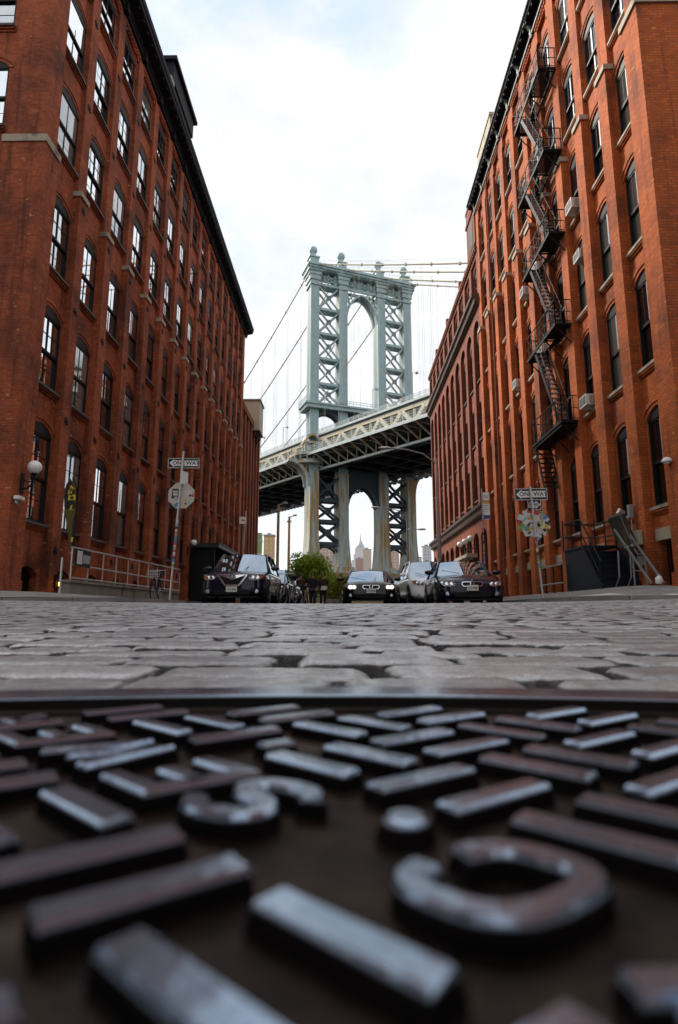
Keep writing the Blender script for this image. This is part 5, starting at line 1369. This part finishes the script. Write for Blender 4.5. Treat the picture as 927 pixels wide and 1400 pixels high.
M['br_under'] = steel('bridge_shaded_underside', (.010,.015,.018), (.03,.025,.02), (.6,.8))  # shadow under the deck put into the steel colour
M['cable'] = simple('cable_wrap', (.50,.46,.34), .6, var=.1)
P0 = Vector((-9.7,152.9,0))
br = thing('suspension_bridge', 'tall blue grey steel suspension bridge with arched tower, cream trussed deck and thin cables', 'bridge', P0)
ee = Vector((.9304,.3666,0)); nn = Vector((-.3666,.9304,0))
def T(s, n, z): return (ee.x*s+nn.x*n, ee.y*s+nn.y*n, z)
def tb(mb, s0,s1,n0,n1,z0,z1):
    c = [T(s,n,z) for z in (z0,z1) for (s,n) in ((s0,n0),(s1,n0),(s1,n1),(s0,n1))]
    mb.add(c,[(3,2,1,0),(4,5,6,7),(0,1,5,4),(1,2,6,5),(2,3,7,6),(3,0,4,7)])
def tbeam(mb, a, b, w_, h_=None): mb.beam(T(*a), T(*b), w_, h_)
CS = [0.25,8.85,20.9,29.4]; CW = 1.15; CN = 1.9
for i, s in enumerate(CS):
    mb = MB()
    tb(mb, s-CW,s+CW,-CN,CN,36,93.5)
    tb(mb, s-CW-.12,s-CW+.28,-CN-.12,-CN+.2,36,92); tb(mb, s+CW-.28,s+CW+.12,-CN-.12,-CN+.2,36,92); tb(mb, s-.18,s+.18,-CN-.09,-CN+.1,36,92)
    mb.mi = 1
    for k in range(74):                                     # lacing holes on the outer side
        z = 37+k*.75; tb(mb, s-CW-.03, s-CW+.01, -CN*.55, CN*.55, z, z+.32); tb(mb, s+CW-.01, s+CW+.03, -CN*.55, CN*.55, z, z+.32)
    o = mb.build('tower_column', [M['br'], M['br_shade']], br)
    # capital that flares out under the cornice
    mb = MB(); 
    for (z0,z1,f) in ((91.6,92.2,.35),(92.2,93.2,.12),(93.2,94.6,.45),(94.6,95.6,.7),(95.6,96.2,1.05)): tb(mb, s-CW-f,s+CW+f,-CN-f,CN+f,z0,z1)
    mb.build('capital', M['br'], o)
    # finial: pedestal with ball
    mb = MB(); tb(mb, s-1.3,s+1.3,-1.3,1.3,98.4,100.6); tb(mb, s-1.6,s+1.6,-1.6,1.6,100.6,101.0); 
    mb.lathe([(1.2,101.0),(.8,101.4),(.55,101.9),(.75,102.4)],T(s,0,0),14)
    mb.build('finial', M['br'], o)
    mb = MB(); mb.ball(T(s,0,103.45),1.2,16); mb.build('finial_ball', M['br'], o, smooth=True)
    # lower leg, spreading towards its foot
    mb = MB(); wd = lambda z: 1.22+max(0,(22-z))**1.7*.013
    zs_ = list(np.linspace(11.2,37,12))
    for a,b_ in zip(zs_, zs_[1:]):
        A_, B_ = wd(a), wd(b_)
        vs_ = [T(s-A_,-CN-.3-A_*.3,a),T(s+A_,-CN-.3-A_*.3,a),T(s+A_,CN+.5,a),T(s-A_,CN+.5,a),T(s-B_,-CN-.3-B_*.3,b_),T(s+B_,-CN-.3-B_*.3,b_),T(s+B_,CN+.5,b_),T(s-B_,CN+.5,b_)]
        mb.add(vs_,[(0,1,5,4),(1,2,6,5),(2,3,7,6),(3,0,4,7)])
        for f in (-1,-.06,.88):
            mb.add([T(s+A_*f,-CN-.45-A_*.3,a),T(s+A_*(f+.12),-CN-.45-A_*.3,a),T(s+B_*(f+.12),-CN-.45-B_*.3,b_),T(s+B_*f,-CN-.45-B_*.3,b_)],[(0,1,2,3)])
    mb.build('tower_leg', M['br_low'], br)
    mb = MB(); tb(mb, s-2.6,s+2.6,-CN-1.6,CN+1.2,10.4,11.4); tb(mb, s-3,s+3,-CN-2,CN+1.5,9.6,10.4); mb.build('leg_shoe', M['br_low'], br)
ZST = [92.4,84.9,77.4,69.9,62.4,56.4]
for (sa,sb) in ((CS[0]+CW,CS[1]-CW),(CS[2]+CW,CS[3]-CW)):
    mb = MB()
    for z in ZST[:-1]:
        for n in (-1.2,1.2): tbeam(mb,(sa,n,z),(sb,n,z),.5,.75)
        tb(mb, sa,sb,-1.1,1.1,z-.05,z+.05)
    for z1,z0 in zip(ZST,ZST[1:]):
        for n in (-1.2,1.2):
            tbeam(mb,(sa,n,z0+.3),(sb,n,z1-.3),.42,.42); tbeam(mb,(sa,n,z1-.3),(sb,n,z0+.3),.42,.42)
        for dz in (0,.0): tb(mb,(sa+sb)/2-.7,(sa+sb)/2+.7,-1.45,-1.4,(z0+z1)/2-.7,(z0+z1)/2+.7)
    mb.build('tower_bracing', M['br'], br)
    mb = MB(); Z2 = [36.5,29.4,23.6,17.6]
    for z in Z2[1:]:
        for n in (-1.2,1.2): tbeam(mb,(sa-.3,n,z),(sb+.3,n,z),.6,1.0)
    for z1,z0 in zip(Z2,Z2[1:]):
        for n in (-1.2,1.2):
            tbeam(mb,(sa-.3,n,z0+.4),(sb+.3,n,z1-.4),.55,.6); tbeam(mb,(sa-.3,n,z1-.4),(sb+.3,n,z0+.4),.55,.6)
        tb(mb,(sa+sb)/2-.9,(sa+sb)/2+.9,-1.55,-1.5,(z0+z1)/2-.9,(z0+z1)/2+.9)
    for k in range(8):                                        # flat arch below the lowest strut
        t0, t1 = k/8, (k+1)/8; f = lambda t: 15.0+2.0*math.sin(math.pi*t)**.6
        for n in (-1.2,1.2): tbeam(mb,(sa+(sb-sa)*t0,n,f(t0)),(sa+(sb-sa)*t1,n,f(t1)),.4,.5)
    mb.build('leg_bracing', M['br_shade'], br)
# arched middle openings
def arch_open(name, sa, sb, zspring, zapex, ztop, mat, th, filled, pw=1.75):
    mb = MB(); c_ = (sa+sb)/2; hw = (sb-sa)/2; n_ = 20
    pts = []
    for i in range(n_+1):
        t_ = -1+2*i/n_; pts.append((c_+hw*t_, zspring+(zapex-zspring)*(1-abs(t_)**pw)**(1/1.55)))
    for n in (-1.3,1.3):
        for a,b_ in zip(pts,pts[1:]): mb.beam(T(a[0],n,a[1]),T(b_[0],n,b_[1]),.5,th,up=tuple(nn))
        if filled:
            for a,b_ in zip(pts,pts[1:]): mb.add([T(a[0],n,a[1]),T(b_[0],n,b_[1]),T(b_[0],n,ztop),T(a[0],n,ztop)],[(0,1,2,3)])
        else:
            for i in (2,4,6,14,16,18):
                a = pts[i]; mb.beam(T(a[0],n,a[1]),T(c_+(a[0]-c_)*1.15,n,ztop),.22,.22)
            for sg in (-1,1):
                mb.beam(T(c_+sg*hw,n,zspring+4.6),T(c_+sg*hw*.35,n,ztop),.3,.3); mb.beam(T(c_+sg*hw,n,ztop-.3),T(c_+sg*hw*.72,n,zspring+4.2),.3,.3)
    for a,b_ in zip(pts,pts[1:]): mb.add([T(a[0],-1.3,a[1]),T(b_[0],-1.3,b_[1]),T(b_[0],1.3,b_[1]),T(a[0],1.3,a[1])],[(0,1,2,3)])
    return mb.build(name, mat, br)
arch_open('tower_arch', CS[1]+CW-.1, CS[2]-CW+.1, 83.5, 91.2, 92.6, M['br'], 1.0, False)
mb = MB()
for n in (-1.3,1.3): tbeam(mb,(CS[1],n,92.6),(CS[2],n,92.6),.5,.8)
for n in (-1.5,):
    S0, S1 = CS[0], CS[3]; k = 0
    N_ = 14
    for i in range(N_):                                       # open frieze of crosses and rings under the cornice
        a = S0+(S1-S0)*i/N_; b_ = S0+(S1-S0)*(i+1)/N_
        tbeam(mb,(a,n,92.7),(b_,n,95.6),.2,.22); tbeam(mb,(b_,n,92.7),(a,n,95.6),.2,.22); tbeam(mb,(a,n,92.6),(a,n,96),.26,.26)
        m_ = (a+b_)/2
        for j in range(10):
            q0, q1 = 2*math.pi*j/10, 2*math.pi*(j+1)/10
            tbeam(mb,(m_+.72*math.cos(q0),n-.12,94.15+.72*math.sin(q0)),(m_+.72*math.cos(q1),n-.12,94.15+.72*math.sin(q1)),.16,.16)
tb(mb, S0,S1,1.2,1.5,94.9,96)
mb.build('tower_frieze', M['br'], br)
mb = MB()
for (f,z0,z1) in ((1.9,96.0,96.5),(2.4,96.5,97.0),(2.9,97.0,97.35),(2.2,97.35,97.9),(1.5,97.9,98.5)): tb(mb, S0-1.1-f*.5, S1+1.1+f*.5, -1.2-f*.8, 1.2+f*.8, z0, z1)
i = 0
for k in range(44): s = S0-1.6+(S1-S0+3.2)*k/43; tb(mb, s-.16,s+.16,-3.3,3.3,96.1,96.6)
mb.mi = 1; tb(mb, S0-.5,S1+.5,-1.35,-1.2,95.2,96.1)
mb.build('tower_cornice', [M['br'], M['br_shade']], br)
# platform round the tower
mb = MB()
tb(mb, S0-3.0,S1+3.0,-3.6,3.6,55.6,56.1); tb(mb, S0-2.6,S1+2.6,-3.2,3.2,54.6,55.6)
for s in np.linspace(S0-2.9,S1+2.9,34): tb(mb, s-.04,s+.04,-3.58,-3.5,56.1,57.4)
for z in (56.7,57.35): tb(mb, S0-3,S1+3,-3.6,-3.52,z,z+.09); tb(mb, S0-3,S0-2.92,-3.6,3.6,z,z+.09)
for n in np.linspace(-3.5,3.5,8): tb(mb, S0-2.98,S0-2.9,n-.04,n+.04,56.1,57.4)
mb.build('tower_platform', M['br'], br)
for (a,b_) in ((CS[0]+CW,CS[1]-CW),(CS[1]+CW,CS[2]-CW),(CS[2]+CW,CS[3]-CW)):
    arch_open('platform_arch', a, b_, 52.2, 54.2, 54.7, M['br_shade'], .6, True)
arch_open('lower_arch', CS[1]+1.3, CS[2]-1.3, 28.2, 34.0, 38.5, M['br_shade'], 1.0, True)
for (s0,s1) in ((CS[0],CS[1]),(CS[2],CS[3])):
    pass
# curved knee brackets out to the walkways
for sg,s in ((-1,CS[0]-1.4),(1,CS[3]+1.4)):
    mb = MB(); N_ = 10
    for n in (-1.6,1.6):
        pts = [(s+sg*5.4*(1-math.cos(math.pi/2*i/N_)), n, 33.2+6.4*math.sin(math.pi/2*i/N_)) for i in range(N_+1)]
        for a,b_ in zip(pts,pts[1:]): mb.beam(T(*a),T(*b_),.7,.75,up=tuple(nn))
        for a,b_ in zip(pts,pts[1:]): mb.add([T(a[0],n,a[2]),T(b_[0],n,b_[2]),T(b_[0],n,40),T(a[0],n,40)],[(0,1,2,3)]) if False else None
        for i in (3,5,7): a = pts[i]; tbeam(mb,a,(a[0],n,39.6),.25,.25); tbeam(mb,a,(s,n,a[2]+.8),.2,.2)
    tb(mb, min(s,s+sg*5.6),max(s,s+sg*5.6),-1.9,1.9,39.4,40)
    mb.build('knee_bracket', M['br_low'], br)
# the deck
an_ = R(38); dd = Vector((-math.sin(an_), math.cos(an_), 0)); mm = Vector((math.cos(an_), math.sin(an_), 0))
QE = -ee*3.5*1.0
def zk(k): return .030*k if k < 0 else .008*k
def D(k, m, z): p = QE+dd*k+mm*m; return (p.x, p.y, z+zk(k))
def db(mb, k0,k1,m0,m1,z0,z1):
    c = [D(k,m,z) for z in (z0,z1) for (k,m) in ((k0,m0),(k1,m0),(k1,m1),(k0,m1))]
    mb.add(c,[(3,2,1,0),(4,5,6,7),(0,1,5,4),(1,2,6,5),(2,3,7,6),(3,0,4,7)])
K0, K1, DW = -100, 112, 38.0
def segs(mb, m0,m1,z0,z1):
    db(mb,K0,0,m0,m1,z0,z1); db(mb,0,K1,m0,m1,z0,z1)
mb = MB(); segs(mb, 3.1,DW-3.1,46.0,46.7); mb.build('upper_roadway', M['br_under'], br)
mb = MB(); segs(mb, 2.9,3.15,46.55,47.15); segs(mb,DW-3.15,DW-2.9,46.55,47.15)
for m_ in (3.0,DW-3.0):
    k = K0
    while k < K1: db(mb,k,k+.12,m_-.06,m_+.06,47.15,48.25); k += 1.9
    for z in (47.45,47.75,48.1): segs(mb, m_-.04,m_+.04,z,z+.12)
mb.build('upper_railing', M['br_pale'], br)
PT = 7.4
for m_ in (3.6,DW-3.6):
    mb = MB(); segs(mb, m_-.45,m_+.45,41.3,42.2); segs(mb,m_-.4,m_+.4,45.2,46.0)
    k = K0; i = 0
    while k < K1-PT:
        a, c_, b_ = k, k+PT/2, k+PT
        for (p,q) in ((a+.5,c_),(b_-.5,c_)): mb.beam(D(p,m_,42.1),D(q,m_,45.4),.9,.95)
        mb.beam(D(c_,m_,42.1),D(c_,m_,45.4),.22,.22)
        mb.beam(D(a,m_,42.0),D(a,m_,45.8),.5,.55); k += PT
    mb.build('stiffening_truss', M['br_cream'], br)
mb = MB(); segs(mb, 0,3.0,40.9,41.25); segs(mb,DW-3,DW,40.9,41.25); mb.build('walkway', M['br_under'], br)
mb = MB(); segs(mb,-.12,.02,40.7,41.45); segs(mb,DW-.02,DW+.12,40.7,41.45); segs(mb,5.0,5.6,37.7,38.25); segs(mb,DW-5.6,DW-5.0,37.7,38.25); mb.build('fascia_girder', M['br_pale'], br)
mb = MB(); k = K0
while k < K1:
    for m_ in (.05,DW-.05): db(mb,k,k+.09,m_-.05,m_+.05,41.4,43.2)
    k += 1.85
for m_ in (.05,DW-.05):
    for z in (41.9,42.5,43.1): segs(mb,m_-.04,m_+.04,z,z+.08)
    k = K0
    while k < K1: db(mb,k,k+.03,m_-.02,m_+.02,41.4,43.1); k += .31
mb.build('walkway_fence', M['br_pale'], br)
def cbr(mb, k, ma, mb_):
        mb.beam(D(k,ma,40.75),D(k,mb_,38.2),.3,.35); mb.beam(D(k,ma,40.8),D(k,mb_,40.8),.25,.25); mb.beam(D(k,mb_,38),D(k,mb_,41),.3,.3)
farb = MB(); k = K0
while k < K1:
    mb = MB(); cbr(mb,k,.1,5.2); mb.build('cantilever_bracket', M['br_low'], br); cbr(farb,k,DW-.1,DW-5.2); k += PT/2
o = farb.build('cantilever_bracket', M['br_low'], br); o['kind'] = 'stuff'
mb = MB(); segs(mb, 5.2,DW-5.2,40.6,41.2)
k = K0
while k < K1: db(mb,k-.2,k+.2,5.3,DW-5.3,38.0,40.6); k += PT
for m_ in (9.5,14,19,24,28.5): segs(mb,m_-.25,m_+.25,38.6,40.6)
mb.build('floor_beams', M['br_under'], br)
mb = MB(); k = K0
while k < K1: db(mb,k,k+1.2,DW-5.4,DW-5.0,37.4,37.7); k += 2.2
mb.build('lower_flange', M['br_shade'], br)
# walkway bay that swells out round the tower leg, with its arched hood
mb = MB(); cs, N_ = CS[0], 16
ring = [T(cs-1.0+4.9*math.cos(math.pi*(.42+1.1*i/N_)), -.4+4.9*math.sin(-math.pi*(.42+1.1*i/N_))*-1*-1, 0) for i in range(N_+1)]
ring = [T(cs-.6+5.0*math.cos(a), 5.0*math.sin(a), 0) for a in np.linspace(R(120),R(300),N_+1)]
def rz_(r, z): return [(p[0],p[1],z) for p in r]
r2 = [T(cs-.6+4.3*math.cos(a), 4.3*math.sin(a), 0) for a in np.linspace(R(120),R(300),N_+1)]
for (ra,z0,z1) in ((ring,40.9,41.7),(r2,38.9,39.9)):
    A_, B_ = rz_(ra,z0), rz_(ra,z1)
    c0_ = T(cs,0,z0); c1_ = T(cs,0,z1)
    for a,b_,c_,d_ in zip(A_,A_[1:],B_[1:],B_): mb.add([a,b_,c_,d_,c0_,c1_],[(0,1,2,3),(0,1,4),(3,2,5)])
for i in range(1,N_,2):
    p, q = ring[i], r2[i]; mb.beam((p[0],p[1],41),(q[0],q[1],39.8),.35,.5)
for i in range(N_+1): p = ring[i]; mb.beam((p[0],p[1],41.7),(p[0],p[1],43.3),.09)
for z in (42.4,43.2):
    for p,q in zip(ring,ring[1:]): mb.beam((p[0],p[1],z),(q[0],q[1],z),.09)
mb.build('tower_balcony', M['br_low'], br)
mb = MB(); hn = 10
for i in range(hn):
    a0, a1 = math.pi*i/hn, math.pi*(i+1)/hn
    for (n0,n1) in ((-4.2,-1.0),):
        def hp_(a, n, r): return T(cs-1.0+r*math.cos(a), n, 44.6+r*math.sin(a))
        mb.add([hp_(a0,n0,2.2),hp_(a1,n0,2.2),hp_(a1,n1,2.2),hp_(a0,n1,2.2),hp_(a0,n0,1.6),hp_(a1,n0,1.6),hp_(a1,n1,1.6),hp_(a0,n1,1.6)],[(0,1,2,3),(4,5,6,7),(0,1,5,4),(3,2,6,7)])
tb(mb, cs-3.5,cs+1.5,-4.3,-1.0,44.1,44.65)
for s in (cs-2.9,cs+.9): tb(mb, s-.35,s+.35,-4.0,-3.4,41.3,44.1)
mb.build('arched_hood', M['br_low'], br)
# cables and suspenders
def zmain(k): return 99-.61*k+.0012*k*k
def zback(k): return 99.2-.535*k+.0004*k*k
for i, s in enumerate(CS):
    for fn, sg, kk in ((zmain,1,105),(zback,-1,98)):
        pts = [(Vector(T(s,0,0))+dd*sg*k) for k in np.linspace(0,kk,22)]
        pts = [(p.x,p.y,fn(k)) for p,k in zip(pts, np.linspace(0,kk,22))]
        mb = MB(); mb.tube(pts,.20,7)
        for k in np.linspace(6,kk-4,12):
            p = Vector(T(s,0,0))+dd*sg*k; z = fn(k); mb.lathe([(.27,-.3),(.31,0),(.27,.3)],(p.x,p.y,z),7)
        cbl = mb.build('main_cable', M['cable'], br)
        hr = MB()
        for off in (-.5,.5): hr.tube([(p[0]+mm.x*off,p[1]+mm.y*off,p[2]+1.0) for p in pts],.025,4)
        hr.build('hand_rope', M['cable'], cbl)
        for k in np.arange(6,kk-3,7.4):
            p = Vector(T(s,0,0))+dd*sg*k; z = fn(k)
            if z < 48+zk(sg*k): continue
            sp = MB()
            for o in (-.28,.28): sp.tube([(p.x+dd.x*o,p.y+dd.y*o,z-.2),(p.x+dd.x*o,p.y+dd.y*o,41.5)],.024,4)
            sp.build('suspender', M['cable'], cbl)
for j,k in enumerate(np.arange(-95,110,13.5)):
    lp = MB(); p = D(k,3.0,48); q = D(k,3.0,53.2)
    lp.tube([p,q],.09,6); a = Vector(q)+mm*1.4; lp.tube([q,(a.x,a.y,a.z+.3)],.06,6); lp.box(a.x-.3,a.x+.3,a.y-.3,a.y+.3,a.z+.15,a.z+.5)
    lp.build('bridge_lamp', M['steel_grey'], br)
# masonry pier
M['granite'] = simple('pier_granite', (.26,.19,.10), .85, var=.3, scale=.3, bstr=.2, bscale=4, stain=(.13,.11,.07), stain_scale=(.3,.3,.3))
mb = MB(); tb(mb, S0-6,S1+6,-7,7,-8,8.6); tb(mb, S0-6.6,S1+6.6,-7.6,7.6,8.6,9.6); mb.build('masonry_pier', M['granite'], br)

# ------------------------------------------------------------------ far side of the river
def facademat(name, wall_, win, sx_, sz_):
    m, nt, b = newmat(name); co = objco(nt)
    t = nt.nodes.new('ShaderNodeTexBrick'); t.offset = 0; sp = nt.nodes.new('ShaderNodeSeparateXYZ'); nt.links.new(co, sp.inputs[0])
    cb = nt.nodes.new('ShaderNodeCombineXYZ'); nt.links.new(math_(nt,'ADD',sp.outputs[0],sp.outputs[1]), cb.inputs[0]); nt.links.new(sp.outputs[2], cb.inputs[1]); nt.links.new(cb.outputs[0], t.inputs['Vector'])
    t.inputs['Scale'].default_value = 1; t.inputs['Brick Width'].default_value = sx_; t.inputs['Row Height'].default_value = sz_; t.inputs['Mortar Size'].default_value = sz_*.28; t.inputs['Mortar Smooth'].default_value = 0
    t.inputs['Color1'].default_value = (*win,1); t.inputs['Color2'].default_value = (*tuple(x*.8 for x in win),1); t.inputs['Mortar'].default_value = (*wall_,1)
    nt.links.new(t.outputs['Color'], b.inputs['Base Color']); b.inputs['Roughness'].default_value = .7; return m
def at(px, depth): return (px-474)/790*depth
def hz(py, depth): return (835-py)/790*depth
FM = [facademat('hazed_limestone_tower', (.74,.72,.70), (.60,.60,.61), 5, 6), facademat('brown_brick_block', (.42,.28,.23), (.27,.22,.21), 5, 5), facademat('pink_brick_block', (.50,.35,.29), (.66,.60,.55), 6, 5), facademat('tan_block', (.60,.50,.40), (.40,.34,.30), 6, 6), facademat('grey_block', (.55,.55,.56), (.38,.39,.41), 6, 6), facademat('orange_block', (.55,.34,.14), (.55,.5,.42), 4, 4)]  # distance haze put into these wall colours by paling them
def tower(name, label, px0, px1, ptop, depth, mat, roofk='slab', grp='buildings across the river'):
    x0, x1, h = at(px0,depth), at(px1,depth), hz(ptop,depth); w_ = x1-x0
    t = thing(name, label, 'building', ((x0+x1)/2, depth, -6), 0, grp)
    mb = MB(); mb.box(-w_/2,w_/2,0,w_*.9,0,h+6); mb.build('wall', mat, t)
    mb = MB(); mb.box(-w_/2-.6,w_/2+.6,-.6,w_*.9+.6,h+6.01,h+7.2); mb.box(-w_*.2,w_*.15,w_*.2,w_*.6,h+7.2,h+7.2+w_*.18)
    mb.build('roof', M['steel_grey'] if roofk == 'slab' else mat, t); return t
GR = 'buildings across the river'
tower('apartment_block', 'orange tan apartment block low by the left wooden poles', 360, 374, 733, 520, FM[5])
tower('apartment_block', 'narrow green topped block beside the brick wing', 351, 357, 741, 480, FM[4])
tg = bpy.data.objects['apartment_block.001']
mb = MB(); w_ = at(357,480)-at(351,480); mb.box(-w_/2-.1,w_/2+.1,-.4,w_,hz(757,480)+6,hz(729,480)+6); mb.build('green_storey', simple('green_panel', (.16,.26,.10), .6), tg)
tower('apartment_block', 'pink striped block seen between the first two bridge legs', 437, 458, 748, 900, FM[2])
tower('apartment_block', 'brown block just left under the pale spired tower', 461, 478, 768, 1500, FM[1])
tower('apartment_block', 'brown and tan block just right under the pale spired tower', 486, 497, 765, 1600, FM[1])
tower('apartment_block', 'tan office block with flat top right of the pale spired tower', 496, 508, 752, 1900, FM[3])
tower('apartment_block', 'pink block seen between the last two bridge legs', 529, 546, 752, 900, FM[2])
tower('apartment_block', 'grey block low between tall arch and bridge leg', 447, 466, 778, 2000, FM[4])
tower('apartment_block', 'pale grey block above the white gabled house', 578, 590, 748, 1100, FM[4])
tower('apartment_block', 'wide pale grey block behind the white gabled house', 556, 578, 763, 1300, FM[4])
Dp = 3000; xs0 = at(493,Dp); Hs = hz(728,Dp)
t = thing('spired_skyscraper', 'pale stepped stone skyscraper with a tall spire framed in the lower bridge arch', 'skyscraper', (xs0,Dp,-6))
mb = MB()
for (w_,z0,z1) in ((92,0,hz(765,Dp)),(72,hz(765,Dp),hz(757,Dp)),(56,hz(757,Dp),hz(749,Dp)),(44,hz(749,Dp),hz(746,Dp))): mb.box(-w_/2,w_/2,0,w_*.7,z0+.5,z1+.5)
mb.build('wall', FM[0], t)
mb = MB(); z0 = hz(746,Dp); mb.lathe([(20,z0),(17,z0+10),(13,z0+18),(9,z0+26),(5,z0+34),(3,z0+40),(1.2,Hs+4),(.5,Hs+6)],(0,16,0),12); mb.build('spire', simple('spire_metal', (.5,.5,.5), .5), t)
# white gabled house near the shore
t = thing('gabled_house', 'small white gabled house behind the parked white car', 'house', (at(572,80),80,-1.0))
M['white_wall'] = simple('white_boards', (.70,.70,.67), .7, var=.06, scale=2, stain=(.5,.5,.46), stain_scale=(2,2,.4))
mb = MB(); mb.box(-1.9,3.0,.02,8,0,5.6); mb.prism([(-1.9,5.6),(.55,7.4),(3.0,5.6)],.02,8); mb.build('wall', M['white_wall'], t)
mb = MB(); mb.add([(-2.2,-.3,5.4),(.55,-.3,7.45),(.55,8.2,7.45),(-2.2,8.2,5.4),(-2.2,-.3,5.6),(.55,-.3,7.65),(.55,8.2,7.65),(-2.2,8.2,5.6)],[(0,1,2,3),(4,5,6,7),(0,1,5,4),(0,3,7,4),(3,2,6,7)])
mb.add([(3.3,-.3,5.4),(.55,-.3,7.45),(.55,8.2,7.45),(3.3,8.2,5.4),(3.3,-.3,5.6),(.55,-.3,7.65),(.55,8.2,7.65),(3.3,8.2,5.6)],[(0,1,2,3),(4,5,6,7),(0,1,5,4),(0,3,7,4),(3,2,6,7)])
mb.box(1.3,1.8,3,3.5,6.4,8.2); mb.build('roof', M['steel_grey'], t)
for x in (-.9,.9,2.2):
    mb = MB(); mb.box(x-.3,x+.3,-.01,.015,3.4,4.6); o = mb.build('window', M['glass_r'], t)
    mb = MB(); mb.box(x-.38,x+.38,-.05,.0,3.3,3.38); mb.box(x-.38,x+.38,-.04,.0,4.62,4.7); mb.build('sill', M['white_wall'], o)
